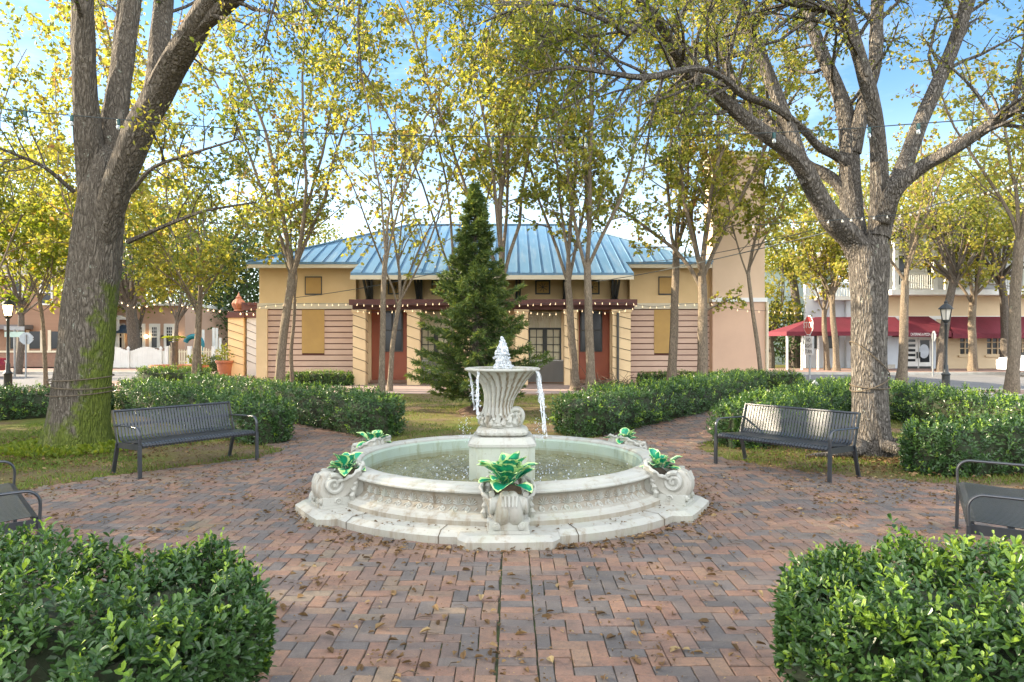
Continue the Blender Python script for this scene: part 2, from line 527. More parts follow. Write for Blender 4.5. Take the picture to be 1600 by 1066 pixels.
M['bark_l'] = bark_mat('mossy_grey_bark', (0.165, 0.14, 0.11), (0.05, 0.04, 0.03), 20, lich=0.62, moss=0.22, bump=1.0)
M['bark_r'] = bark_mat('furrowed_grey_bark', (0.225, 0.20, 0.17), (0.038, 0.032, 0.027), 26, lich=0.62, bump=1.0, bdist=.05)
M['bark_m'] = bark_mat('pale_sweetgum_bark', (0.22, 0.175, 0.125), (0.07, 0.055, 0.04), 30, lichen=(0.3, 0.3, 0.2), lich=0.62, bump=0.6, bdist=0.015)
M['bark_d'] = bark_mat('dark_background_bark', (0.16, 0.135, 0.11), (0.06, 0.05, 0.04), 22, lich=0.66, bump=0.6)
M['leaf_gold'] = leaf_mat('gold_and_green_leaf', [(0.0, (0.11, 0.145, 0.03)), (0.35, (0.25, 0.285, 0.048)), (0.65, (0.46, 0.43, 0.075)), (0.86, (0.60, 0.49, 0.11)), (0.94, (0.38, 0.23, 0.10)), (1.0, (0.28, 0.15, 0.09))], 0.55)
M['leaf_oak'] = leaf_mat('oak_leaf', [(0.0, (0.09, 0.14, 0.024)), (0.4, (0.19, 0.23, 0.035)), (0.75, (0.38, 0.36, 0.06)), (1.0, (0.56, 0.45, 0.07))], 0.55)
M['leaf_lime'] = leaf_mat('lime_leaf', [(0.0, (0.13, 0.20, 0.02)), (0.5, (0.26, 0.33, 0.03)), (0.85, (0.4, 0.38, 0.05)), (1.0, (0.45, 0.25, 0.05))], 0.5)
M['leaf_dark'] = leaf_mat('dark_evergreen_leaf', [(0.0, (0.035, 0.075, 0.025)), (0.6, (0.075, 0.13, 0.035)), (1.0, (0.18, 0.21, 0.05))], 0.35)
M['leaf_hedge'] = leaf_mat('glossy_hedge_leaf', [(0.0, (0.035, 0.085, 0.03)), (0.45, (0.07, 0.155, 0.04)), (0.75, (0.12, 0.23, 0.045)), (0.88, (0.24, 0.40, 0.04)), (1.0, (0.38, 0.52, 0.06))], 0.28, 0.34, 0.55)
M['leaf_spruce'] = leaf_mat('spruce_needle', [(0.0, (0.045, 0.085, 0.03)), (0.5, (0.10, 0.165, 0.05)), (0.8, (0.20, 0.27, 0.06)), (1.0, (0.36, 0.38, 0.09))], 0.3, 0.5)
M['leaf_grass'] = leaf_mat('grass_blade', [(0.0, (0.09, 0.15, 0.02)), (0.6, (0.18, 0.25, 0.03)), (1.0, (0.30, 0.30, 0.07))], 0.35)
M['leaf_brown'] = leaf_mat('dry_leaf', [(0.0, (0.10, 0.055, 0.03)), (0.5, (0.22, 0.125, 0.06)), (0.8, (0.36, 0.23, 0.11)), (1.0, (0.5, 0.38, 0.2))], 0.15, 0.7, 0.2)
M['twig'] = simple('brown_twig', (0.10, 0.07, 0.045), (0.07, 0.05, 0.03), 8, 0.9, bump=0.2)
t = NT('variegated_hosta_leaf')
tn = t.attr()
col = t.ramp(tn, [(0.0, (0.0, 0.13, 0.085)), (0.4, (0.008, 0.25, 0.13)), (0.55, (0.03, 0.36, 0.14)), (0.6, (0.38, 0.60, 0.18)), (1.0, (0.66, 0.80, 0.40))])
M['hosta'] = t.done(t.bsdf(col, 0.4, 0, t.bump(t.noise(t.coords(), 60, 3), 0.2, 0.01), 0.45))


# ------------------------------------------------------------------ foliage helpers
def unit(a):
    return a / (np.linalg.norm(a, axis=-1, keepdims=True) + 1e-9)


def leaves(mb, pos, axis, nrm, L, wr=0.5, tint=None, fold=0.15, six=False):
    """leaf blades: pos base (N,3), axis (N,3), nrm (N,3), L (N)"""
    N = len(pos)
    if N == 0: return
    axis = unit(axis)
    side = unit(np.cross(axis, nrm))
    up = np.cross(side, axis)
    L = np.asarray(L)[:, None]
    W = L * wr * 0.5
    tint = rng.rand(N) if tint is None else tint
    if not six:
        base, tip = pos, pos + axis * L
        lf = pos + axis * L * 0.45 + side * W + up * L * fold
        rt = pos + axis * L * 0.45 - side * W + up * L * fold
        V = np.stack([base, lf, tip, rt], 1).reshape(-1, 3)
        k = np.arange(N)[:, None] * 4
        F = np.concatenate([k + np.array([[0, 2, 1]]), k + np.array([[0, 3, 2]])])
        mb.add(V, F, np.concatenate([tint, tint]))
    else:
        c = up * L * fold
        pts = [pos, pos + axis * L * .34 + side * W * .78 + c * .7, pos + axis * L * .76 + side * W * .92 + c * .8, pos + axis * L - up * L * .06,
               pos + axis * L * .76 - side * W * .92 + c * .8, pos + axis * L * .34 - side * W * .78 + c * .7]
        V = np.stack(pts, 1).reshape(-1, 3)
        k = np.arange(N)[:, None] * 6
        F = np.concatenate([k + np.array([[0, 3, 2, 1]]), k + np.array([[0, 5, 4, 3]])])
        mb.add(V, F, np.concatenate([tint, tint]))


def rvec(n):
    return unit(rng.normal(size=(n, 3)))


class Tree:
    def __init__(self):
        self.wood, self.crown = MB(), MB()
        self.lp, self.ld = [], []

    def wander(self, p, d, L, n, wob, trop):
        pts = [np.array(p, float)]
        d = np.array(d, float) / np.linalg.norm(d)
        for i in range(n):
            d = d + rng.normal(size=3) * wob + np.array(trop)
            d /= np.linalg.norm(d)
            pts.append(pts[-1] + d * L / n)
        return np.array(pts)

    def grow(self, p, d, L, r, lv, S):
        n = max(3, int(L / S.get('seg', 0.5)))
        n = min(n, 9)
        path = self.wander(p, d, L, n, S['wob'], S['trop'] if lv > 0 else S.get('ltrop', S['trop']))
        rad = np.linspace(r, max(r * 0.3, 0.003), len(path))
        self.wood.tube(path, rad, 7 if r > 0.06 else (5 if r > 0.02 else 3), cap=False)
        self.kids(path, rad, L, lv, S)

    def kids(self, path, rad, L, lv, S, t0=None):
        m = len(path) - 1
        if lv == 0:
            k = S['nl']
            ts = rng.rand(k) ** 0.8
            for t in ts:
                x = t * m
                i = min(int(x), m - 1)
                self.lp.append(path[i] + (path[i + 1] - path[i]) * (x - i))
                self.ld.append(path[i + 1] - path[i])
            return
        nk = S['nk'][lv - 1]
        ph = rng.rand() * 6.28
        for k in range(nk):
            t = (t0 if t0 is not None else S['t0']) + (1 - (t0 if t0 is not None else S['t0'])) * (k + rng.rand()) / nk
            t = min(t, 0.999)
            x = t * m
            i = min(int(x), m - 1)
            q = path[i] + (path[i + 1] - path[i]) * (x - i)
            d = unit(path[i + 1] - path[i])
            a = np.cross(d, rvec(1)[0] * 0.3 + np.array([math.cos(ph), math.sin(ph), 0.2]))
            ph += 2.4
            a = unit(a)
            ang = R(S['ang']) * (0.7 + 0.6 * rng.rand())
            nd = d * math.cos(ang) + a * math.sin(ang)
            LL = S['len'][lv - 1] * (0.65 + 0.7 * rng.rand()) * (1.1 - 0.45 * t)
            rr = min(np.interp(x, np.arange(m + 1), rad) * 0.62, S['rad'][lv - 1])
            self.grow(q, nd, LL, rr, lv - 1, S)

    def leafs(self, size, wr=0.7, jit=0.12, droop=0.3, tint=None, lo=0.0, hi=1.0, zmin=None):
        p = np.array(self.lp)
        d = unit(np.array(self.ld))
        n = len(p)
        p = p + rng.normal(size=(n, 3)) * jit
        if zmin is not None:
            k = p[:, 2] > zmin
            p, d = p[k], d[k]
            n = len(p)
        ax = d * 0.5 + rvec(n) + np.array([0, 0, -droop])
        L = size * (0.65 + 0.7 * rng.rand(n))
        if tint is None:
            cl = np.sin(p[:, 0] * 2.1) * np.sin(p[:, 1] * 1.7 + 1) * np.sin(p[:, 2] * 1.9 + 2)
            tint = np.clip(lo + (hi - lo) * (0.5 + 0.28 * cl + rng.normal(size=n) * 0.24), 0, 1)
        leaves(self.crown, p, ax, rvec(n), L, wr, tint)


def make_tree(name, label, cat, loc, T, bark, leafmat, group=None):
    root = thing(name, label, cat, loc, group)
    T.wood.build('trunk', bark, root, smooth=True)
    if T.crown.n:
        T.crown.build('crown', leafmat, root)
    return root


def hedge(name, label, pts, w, h, n, size, group, six=False, lime=0.12, cat='hedge', lean=0.0, lo=0.0, ends=(True, True)):
    """clipped hedge along a polyline, leaves in a shell over a dark solid core"""
    pts = np.array(pts, float)
    seg = np.linalg.norm(np.diff(pts, axis=0), axis=1)
    cum = np.concatenate([[0], np.cumsum(seg)])
    tot = cum[-1]
    base = np.array([pts[:, 0].mean(), pts[:, 1].mean(), 0])
    root = thing(name, label, cat, base, group)

    def frame(s):
        s = np.clip(s, 0, tot)
        x, y = np.interp(s, cum, pts[:, 0]), np.interp(s, cum, pts[:, 1])
        i = np.clip(np.searchsorted(cum, s, 'right') - 1, 0, len(seg) - 1)
        d = (pts[i + 1] - pts[i]) / seg[i][:, None]
        return np.stack([x, y], -1), d

    def surf(s, a, rr):
        # s along, a angle 0..pi over the section (superellipse), rr radial factor
        endf = np.minimum(1, np.minimum(s, tot - s) / (0.45 * w))
        endf = np.sqrt(np.clip(1 - (1 - endf) ** 2, 0.0, 1))
        c, d = frame(s)
        side = np.stack([-d[:, 1], d[:, 0]], -1)
        e = 0.55
        ca, sa = np.cos(a), np.sin(a)
        u = np.sign(ca) * np.abs(ca) ** e * w / 2
        zz = np.abs(sa) ** e * h
        bump = 1 + 0.06 * np.sin(s * 3.1 + a * 2) + 0.06 * np.sin(s * 7.3 - a * 3.0) + 0.045 * np.sin(s * 13.7 + a * 5)
        if six:
            bump = bump + 0.07 * np.sin(s * 2.2 + 1.3 + a) * np.sin(a * 2.6 + s * 1.1) + 0.05 * np.sin(s * 19 + a * 8)
        rr = rr * bump
        bot = (0.62 if six else 0.80) + (0.38 if six else 0.20) * np.clip(zz / (0.75 * h if six else 0.4 * h), 0, 1)
        u = u * rr * endf * bot
        over = np.minimum(0, np.minimum(s, tot - s))
        zz = zz * (0.35 + 0.65 * rr) * (0.72 + 0.28 * endf)
        xy = c + side * u[:, None]
        nx = side * (np.cos(a) * 1.0)[:, None]
        if six:
            tp_ = (1 - bot) * w * 1.1 * np.clip(1 - np.minimum(s, tot - s) / (0.7 * w), 0, 1) * np.where(s < tot / 2, 1, -1)
            xy = xy + d * tp_[:, None]
        N = np.concatenate([nx, np.sin(a)[:, None]], 1)
        # end caps face outwards along the run
        ef = np.where(s < 0.3 * w, -1.0, np.where(s > tot - 0.3 * w, 1.0, 0.0))[:, None]
        N[:, :2] += d * ef * 0.9
        return np.concatenate([xy, zz[:, None]], 1), unit(N)

    core = MB()  # dark shell added inside to block light; near hedges add stems
    ns, na = max(6, int(tot / 0.2)), 12
    se = 0.45 * w * (1 - np.cos(np.linspace(0, PI / 2, 6)))
    sl = np.concatenate([se, np.linspace(0.45 * w, tot - 0.45 * w, ns)[1:-1], (tot - se)[::-1]])
    ns = len(sl)
    S_, A_ = np.meshgrid(sl, np.linspace(0.0, PI, na), indexing='ij')
    V, _ = surf(S_.ravel(), A_.ravel(), np.full(S_.size, 0.76))
    V[:, :] += rng.normal(size=V.shape) * 0.015
    i, j = np.meshgrid(np.arange(ns - 1), np.arange(na - 1), indexing='ij')
    core.add(V, np.stack([i * na + j, i * na + j + 1, (i + 1) * na + j + 1, (i + 1) * na + j], -1).reshape(-1, 4))
    if six:
        for q in range(160):
            ss, aa = np.array([rng.rand() * tot]), np.array([rng.rand() * PI])
            a0, n0 = surf(ss, aa, np.array([0.6]))
            a1, _ = surf(ss, aa, np.array([1.0 + 0.06 * rng.rand()]))
            core.tube(np.array([a0[0], (a0[0] + a1[0]) / 2 + rng.normal(size=3) * .01, a1[0] + n0[0] * 0.02]), [0.005, 0.004, 0.002], 4, cap=False)
    core.build('dark_core', M['hedge_core'], root)
    lf = MB()
    s = rng.rand(n) * tot
    a = np.arcsin((.04 + .96 * rng.rand(n)) ** (1 / .55))
    a = np.where(rng.rand(n) < .5, a, PI - a)
    cap = rng.rand(n) < 0.95 * w / (tot + 0.95 * w)
    sc = 0.45 * w * (1 - np.cos(rng.rand(n) * PI / 2)) - 0.03
    s = np.where(cap, np.where(rng.rand(n) < .5, sc, tot - sc), s)
    # even cover of the section: more leaves on top
    a = np.where((rng.rand(n) < 0.36) & ~cap, PI / 2 + (rng.rand(n) - .5) * 1.3, a)
    rr = 1.03 - 0.32 * rng.rand(n) ** 1.8
    sprout = rng.rand(n) < (0.06 if six else 0.04)
    rr = rr + sprout * (0.16 if six else 0.11) * rng.rand(n)
    p, nn = surf(s, a, rr)
    p += rng.normal(size=p.shape) * size * 0.22
    p[:, 2] = np.maximum(p[:, 2], 0.03)
    # leaves sit in whorls on short shoots
    NL = 6
    k0 = n // NL
    p, nn, rr, sprout = p[:k0], nn[:k0], rr[:k0], sprout[:k0]
    sh_ax = unit(nn * 0.65 + rvec(k0) * 0.45 + np.array([0, 0, 0.45]))
    ref = unit(np.cross(sh_ax, rvec(k0)))
    bit = np.cross(sh_ax, ref)
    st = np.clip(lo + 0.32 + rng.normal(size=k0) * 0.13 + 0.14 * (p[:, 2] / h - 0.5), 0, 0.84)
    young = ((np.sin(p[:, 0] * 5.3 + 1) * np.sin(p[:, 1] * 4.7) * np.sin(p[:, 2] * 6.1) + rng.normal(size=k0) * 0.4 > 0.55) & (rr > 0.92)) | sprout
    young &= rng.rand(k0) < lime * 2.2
    shl = size * (1.0 + .8 * rng.rand(k0))[:, None]
    for q in range(NL):
        a_ = q * 2.4 + rng.rand(k0) * .8
        rad = ref * np.cos(a_)[:, None] + bit * np.sin(a_)[:, None]
        f = q / (NL - 1.0)
        pos = p + sh_ax * shl * (f - .5)
        ax = sh_ax * (.25 + .75 * f) + rad * (1.0 - .3 * f) + rvec(k0) * .25
        nr = sh_ax + rvec(k0) * .35
        tq = np.where(young, .84 + .12 * f + rng.normal(size=k0) * .04, np.clip(st + .10 * (f - .5) + rng.normal(size=k0) * .09, 0, .86))
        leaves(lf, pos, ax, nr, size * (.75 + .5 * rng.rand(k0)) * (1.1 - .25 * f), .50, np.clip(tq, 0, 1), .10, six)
    # upright young shoots standing proud of the clipped face
    k = int(n * lime * 0.035)
    ss, aa = rng.rand(k) * tot, np.clip(PI / 2 + rng.normal(size=k) * .75, .2, PI - .2)
    p0, n0 = surf(ss, aa, 1.0 + 0.02 * rng.rand(k))
    for q in range(9):
        f = q / 8.0
        dirv = unit(n0 * .5 + np.array([0, 0, 1.0]) + rng.normal(size=(k, 3)) * .12)
        hgt = size * (1.3 + .9 * rng.rand(k))[:, None]
        pq = p0 + dirv * hgt * f
        leaves(lf, pq, rvec(k) * .8 + dirv * (.35 + .7 * f), dirv + rvec(k) * .3, size * (.85 - .3 * f) * (.7 + .4 * rng.rand(k)), .5, np.clip(.86 + .1 * f + rng.normal(size=k) * .04, .8, 1), .1, six)
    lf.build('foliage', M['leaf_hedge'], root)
    return root


M['hedge_core'] = simple('dark_hedge_core', (0.022, 0.04, 0.014), (0.035, 0.035, 0.018), 14, 0.95, bump=0.8, bscale=25)
M['leaf_stem'] = simple('olive_hedge_stem', (0.14, 0.17, 0.05), (0.10, 0.09, 0.04), 8, 0.8, bump=0.1)


def text_mesh(body, size, mat, parent, name, mtx, extrude=0.004, spacing=1.0):
    cu = bpy.data.curves.new(name, 'FONT')
    cu.body = body
    cu.size = size
    cu.align_x = 'CENTER'
    cu.align_y = 'CENTER'
    cu.extrude = extrude
    cu.space_character = spacing
    cu.resolution_u = 3
    tmp = bpy.data.objects.new('tmp', cu)
    COL.objects.link(tmp)
    bpy.context.view_layer.update()
    me = bpy.data.meshes.new_from_object(tmp.evaluated_get(bpy.context.evaluated_depsgraph_get()))
    bpy.data.objects.remove(tmp)
    bpy.data.curves.remove(cu)
    me.name = name
    me.materials.clear()
    me.materials.append(mat)
    me.transform(mtx)
    o = bpy.data.objects.new(name, me)
    COL.objects.link(o)
    o.parent = parent
    return o
# ================================================================== SETTING
def inpoly(x, y, poly):
    poly = np.array(poly)
    c = np.zeros(len(x), bool)
    j = len(poly) - 1
    for i in range(len(poly)):
        xi, yi, xj, yj = *poly[i], *poly[j]
        k = ((yi > y) != (yj > y)) & (x < (xj - xi) * (y - yi) / (yj - yi + 1e-12) + xi)
        c ^= k
        j = i
    return c


FX, FY = -0.11, 8.07       # fountain centre
g = sheet('ground', [(-400, -200), (400, -200), (400, 700), (-400, 700)], 0.0, M['ground'])

plaza = [(-1.25, -1.5), (-1.3, 3.5), (-4.2, 3.7), (-6.4, 5.0), (-6.6, 7.2), (-5.75, 8.05), (-5.2, 8.9), (-4.45, 9.75), (-3.75, 10.4), (-3.6, 11.2),
         (-10.6, 19.4), (-9.7, 20.4), (-2.1, 12.1), (-1.1, 11.6), (0.0, 11.5), (0.7, 11.75), (1.25, 12.2), (8.6, 22.9), (9.6, 21.4), (3.0, 11.6), (3.05, 10.6), (3.5, 9.75),
         (4.1, 9.15), (5.1, 8.6), (6.3, 7.6), (6.6, 6.2), (4.4, 3.7), (1.3, 3.5), (1.25, -1.5)]
sheet('brick_bed', plaza, 0.004, M['joint'])


def pavers():
    W = 0.104
    gx, gy = np.meshgrid(np.arange(-112, 106), np.arange(-12, 230), indexing='ij')
    f = (gx - gy) % 4
    out = []
    for kind in (0, 3):
        k = f == kind
        x0, y0 = gx[k] * W, gy[k] * W
        lx, ly = (2 * W, W) if kind == 0 else (W, 2 * W)
        out.append(np.stack([x0 + lx / 2 + 0.015, y0 + ly / 2, np.full(x0.shape, lx), np.full(x0.shape, ly)], -1))
    b = np.concatenate(out)
    # bricks are cut where they meet the straight centre course
    fr = b[:, 1] < FY
    for sg in (-1, 1):
        e0, e1 = (b[:, 0] - .030) * sg - b[:, 2] / 2, (b[:, 0] - .030) * sg + b[:, 2] / 2
        cut = fr & (e0 < .110) & (e1 > .110) & ((b[:, 0] - .030) * sg > 0)
        ne0 = np.where(cut, .110, e0)
        b[:, 0] = np.where(cut, .030 + sg * (ne0 + e1) / 2, b[:, 0])
        b[:, 2] = np.where(cut, e1 - ne0, b[:, 2])
    b = b[(~fr | (np.abs(b[:, 0] - .030) > .109 + b[:, 2] / 2 - .004)) & (b[:, 2] > .022)]
    ys = np.arange(-1.5, FY - 1.9, W)
    b = np.concatenate([b, np.stack([np.full(ys.shape, 0.030), ys, np.full(ys.shape, 0.214), np.full(ys.shape, W)], -1)])
    ok = inpoly(b[:, 0], b[:, 1], plaza) & (np.hypot(b[:, 0] - FX, b[:, 1] - FY) > 2.0)
    b = b[ok & (b[:, 1] > 1.5)]
    n = len(b)
    gap = 0.0018 + 0.0022 * rng.rand(n)
    hx, hy = b[:, 2] / 2 - gap, b[:, 3] / 2 - gap
    ang = rng.normal(size=n) * 0.016
    und = 0.004 * np.sin(b[:, 0] * 1.9) * np.sin(b[:, 1] * 1.6 + .7)
    top = 0.022 + und + rng.normal(size=n) * 0.0016
    tx, ty = rng.normal(size=n) * 0.012, rng.normal(size=n) * 0.012
    bev = 0.004
    V = np.zeros((n, 12, 3))
    sg = [(-1, -1), (1, -1), (1, 1), (-1, 1)]
    ca, sa = np.cos(ang), np.sin(ang)
    for q, (sx, sy) in enumerate(sg):
        for lay, (ins, dz) in enumerate(((0, None), (0, -bev), (bev, 0))):
            lx, ly = sx * (hx - ins), sy * (hy - ins)
            if lay > 0:
                lx = lx + rng.normal(size=n) * .0012
                ly = ly + rng.normal(size=n) * .0012
            V[:, lay * 4 + q, 0] = b[:, 0] + ca * lx - sa * ly
            V[:, lay * 4 + q, 1] = b[:, 1] + sa * lx + ca * ly
            V[:, lay * 4 + q, 2] = 0.0045 if dz is None else top + dz + tx * lx + ty * ly
    f1 = [[8, 9, 10, 11]]
    for a, c in ((0, 4), (4, 8)):
        for q in range(4):
            q2 = (q + 1) % 4
            f1.append([a + q, a + q2, c + q2, c + q])
    f1 = np.array(f1)
    F = (np.arange(n)[:, None, None] * 12 + f1[None]).reshape(-1, 4)
    tn = np.clip(rng.beta(1.3, 1.3, size=n), 0, 1)
    big = np.sin(b[:, 0] * 1.1 + .4) * np.sin(b[:, 1] * .9) * 0.12
    tn = np.clip(tn + big, 0, 1)
    m = MB()
    m.add(V.reshape(-1, 3), F, np.repeat(tn, len(f1)))
    tag(m.build('brick_plaza', M['brick']), kind='structure')


pavers()

# walk, forecourt, roads
sheet('path', [(-11.2, 23.3), (11.2, 23.3), (11.2, 28.9), (-11.2, 28.9)], 0.006, M['walk'])
sheet('forecourt', [(-17.2, 24.5), (-11.204, 24.5), (-11.204, 46.0), (-17.2, 46.0)], 0.010, M['sidewalk'])
sheet('street', [(-80, 25.2), (-17.3, 25.2), (-17.3, 37.2), (-80, 37.2)], 0.004, M['asphalt'])
sheet('sidewalk', [(-80, 37.4), (-17.3, 37.4), (-17.3, 43.0), (-80, 43.0)], 0.10, M['sidewalk'])
sheet('road', [(11.3, 12.6), (90, 12.6), (90, 36.6), (11.3, 36.6)], 0.004, M['asphalt'])
sheet('pavement', [(11.3, 36.8), (90, 36.8), (90, 42.2), (11.3, 42.2)], 0.11, M['sidewalk'])


def kerb(name, pts, w=0.2, h=0.13):
    m = MB()
    for a, b in zip(pts[:-1], pts[1:]):
        m.bar((a[0], a[1], h / 2), (b[0], b[1], h / 2), w, h)
    return tag(m.build(name, M['kerb']), kind='structure')


kerb('kerb', [(-80, 37.3), (-17.2, 37.3)])
kerb('kerb', [(-80, 25.1), (-17.2, 25.1)])
kerb('kerb', [(11.2, 36.7), (27.0, 36.7)])
kerb('kerb', [(27.0, 36.7), (27.6, 37.6), (29.0, 38.2), (90, 38.2)])
kerb('kerb', [(11.2, 12.5), (11.2, 36.6)])
kerb('kerb', [(11.2, 12.5), (90, 12.5)])
# traffic island with a tree
ic = np.array([16.6, 22.4])
th = np.linspace(0, 2 * PI, 33)
isl = np.stack([ic[0] + 2.2 * np.cos(th), ic[1] + 1.6 * np.sin(th)], -1)
m = MB()
inner = np.stack([ic[0] + 1.95 * np.cos(th), ic[1] + 1.35 * np.sin(th)], -1)
for i in range(32):
    a, b, c, d = isl[i], isl[i + 1], inner[i + 1], inner[i]
    m.hexa([(a[0], a[1], 0.003), (b[0], b[1], 0.003), (c[0], c[1], .003), (d[0], d[1], .003)], [(a[0], a[1], .13), (b[0], b[1], .13), (c[0], c[1], .14), (d[0], d[1], .14)])
tag(m.build('kerb', M['kerb']), kind='structure')
sheet('island_bed', [tuple(p) for p in inner[:-1]], 0.10, M['sidewalk'])

# mulch beds under the hedges
M['mulch'] = simple('brown_mulch', (0.13, 0.075, 0.045), (0.19, 0.12, 0.075), 12, 0.95, bump=1.0, bscale=30, bdist=0.03)

# ================================================================== FOUNTAIN
FC = np.array([FX, FY, 0.0])
ft = thing('fountain', 'round white stone tiered fountain with running water in the middle of the brick plaza', 'fountain', FC)


def ring_path():
    """outline of the base step with six flat-fronted lobes"""
    pts = []
    for k in range(6):
        a0 = -PI / 2 + .04 + k * PI / 3
        t = np.array([-math.sin(a0), math.cos(a0)])
        o = np.array([math.cos(a0), math.sin(a0)])
        for (w, r) in ((-.44, 2.085), (-.43, 2.16), (-.36, 2.255), (-.2, 2.262), (0, 2.264), (.2, 2.262), (.36, 2.255), (.43, 2.16), (.44, 2.085)):
            pts.append(o * r + t * w)
        for q in range(1, 8):
            a = a0 + 0.208 + (PI / 3 - 0.416) * q / 8
            pts.append(np.array([math.cos(a), math.sin(a)]) * 2.135)
    return np.array(pts)


rp = ring_path()
m = MB()
lay = [(1.0, 0.006), (1.0, 0.085), (0.985, 0.10), (0.965, 0.122), (0.80, 0.126)]
n = len(rp)
V = np.concatenate([np.concatenate([rp * s, np.full((n, 1), z)], 1) for s, z in lay]) + FC
F = []
for i in range(len(lay) - 1):
    for j in range(n):
        j2 = (j + 1) % n
        F.append((i * n + j, i * n + j2, (i + 1) * n + j2, (i + 1) * n + j))
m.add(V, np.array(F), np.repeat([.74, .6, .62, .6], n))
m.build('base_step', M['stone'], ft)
# open joints between the step stones
for k in range(6):
    for s in (-1, 1):
        m = MB()
        a = -PI / 2 + .04 + k * PI / 3 + s * 0.285
        o = np.array([math.cos(a), math.sin(a), 0])
        tt = np.array([-math.sin(a), math.cos(a), 0]) * 0.003
        q = [(1.74, .1285), (2.07, .1255), (2.105, .104), (2.1385, .086), (2.1385, .008)]
        V = []
        for r, z in q:
            for sg in (-1, 1):
                V.append(FC + o * r + tt * sg * (1 + .6 * rng.rand()) + np.array([0, 0, z]))
        m.add(V, [(2 * i, 2 * i + 1, 2 * i + 3, 2 * i + 2) for i in range(4)])
        m.build('step_joint', M['soil'], ft)

wall = [(1.90, .12), (1.90, .165), (1.88, .185), (1.86, .19), (1.845, .21), (1.80, .225), (1.775, .235), (1.76, .25), (1.745, .27), (1.742, .33), (1.75, .355), (1.765, .362), (1.77, .372)]
m = MB()
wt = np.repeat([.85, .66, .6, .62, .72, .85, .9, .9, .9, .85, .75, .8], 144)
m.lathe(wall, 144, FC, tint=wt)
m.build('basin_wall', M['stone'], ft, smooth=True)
rim = [(1.77, .374), (1.80, .38), (1.815, .392), (1.815, .405), (1.80, .415), (1.785, .418), (1.783, .43), (1.77, .446), (1.74, .455), (1.64, .458), (1.60, .452), (1.585, .44), (1.58, .42)]
MB().lathe(rim, 144, FC).build('basin_rim', M['stone'], ft, smooth=True)
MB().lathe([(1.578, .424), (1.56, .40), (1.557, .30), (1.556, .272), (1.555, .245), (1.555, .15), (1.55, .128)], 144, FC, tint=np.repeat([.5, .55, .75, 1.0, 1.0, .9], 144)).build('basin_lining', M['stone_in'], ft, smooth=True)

# relief: palmettes over a wave scroll, six panels
m = MB()


def relief_pt(a, z, out):
    zs = [p[1] for p in wall]
    rs = [p[0] for p in wall]
    r = np.interp(z, zs, rs) + out
    return FC + np.array([math.cos(a) * r, math.sin(a) * r, z])


def petal(a, z, ang, L, w, th=0.014):
    """a small raised teardrop on the wall"""
    V, F = [], []
    prof = [(0, .25), (.35, .6), (.7, 1.0), (.92, .7), (1.0, .15)]
    for s, ww in prof:
        for q, o in ((-1, -0.002), (-.45, th * .8), (0, th), (.45, th * .8), (1, -0.002)):
            x = q * ww * w / 2
            u = math.sin(ang) * s * L + math.cos(ang) * x
            v = math.cos(ang) * s * L - math.sin(ang) * x
            V.append(relief_pt(a + u / 1.75, z + v, o * (0.4 + .6 * min(1, ww))))
    for i in range(4):
        for j in range(4):
            F.append((i * 5 + j, i * 5 + j + 1, (i + 1) * 5 + j + 1, (i + 1) * 5 + j))
    m.add(V, F)


for k in range(6):
    m = MB()
    a0 = -PI / 2 + .04 + k * PI / 3
    NP = 11
    for q in range(NP):
        a = a0 + 0.155 + (PI / 3 - 0.31) * (q + .5) / NP
        for w in range(-3, 4):
            petal(a, 0.268, w * 0.42, 0.078 - 0.007 * abs(w), 0.0165, .011)
        # C scroll below
        sp = []
        for tt in np.linspace(0, 1, 18):
            r = 0.027 * (1 - .75 * tt)
            ph = PI * 0.5 + tt * 3.3 * PI
            sp.append(relief_pt(a - 0.012 + r * math.cos(ph) / 1.75, 0.238 + r * math.sin(ph) * .75, 0.004))
        m.tube(sp, np.linspace(.009, .005, 18), 5)
        petal(a + 0.018, 0.226, 0.9, 0.04, 0.014)
    m.build('palmette_frieze', M['stone'], ft, smooth=True)

m = MB()
nr_, na_ = 84, 300
rr_ = np.linspace(.30, 1.556, nr_)
aa_ = np.arange(na_) / na_ * 2 * PI
RR, AA = np.meshgrid(rr_, aa_, indexing='ij')
X_, Y_ = RR * np.cos(AA), RR * np.sin(AA)
H_ = np.zeros_like(X_)
for q in range(34):
    wl = .07 + .16 * rng.rand()
    th_ = rng.rand() * 2 * PI
    H_ += wl * .016 * np.sin(2 * PI / wl * (X_ * math.cos(th_) + Y_ * math.sin(th_)) + rng.rand() * 6.28)
for q in range(14):
    cx_, cy_ = (.45 * (1 if q % 2 else -1) + rng.normal() * .12), rng.normal() * .2 - .1
    dd = np.hypot(X_ - cx_, Y_ - cy_)
    H_ += .004 * np.sin(dd * 2 * PI / .085 + rng.rand() * 6) * np.exp(-dd / .8)
V = np.stack([X_ + FC[0], Y_ + FC[1], .222 + np.clip(H_, -.02, .02)], -1).reshape(-1, 3)
i, j = np.meshgrid(np.arange(nr_ - 1), np.arange(na_), indexing='ij')
m.add(V, np.stack([i * na_ + j, (i + 1) * na_ + j, (i + 1) * na_ + (j + 1) % na_, i * na_ + (j + 1) % na_], -1).reshape(-1, 4))
m.build('water', M['water'], ft, smooth=True)

# pedestal: square with cut corners
def octo(h, c, z):
    p = [(-h + c, -h), (h - c, -h), (h, -h + c), (h, h - c), (h - c, h), (-h + c, h), (-h, h - c), (-h, -h + c)]
    return [FC + np.array([x, y, z]) for x, y in p]


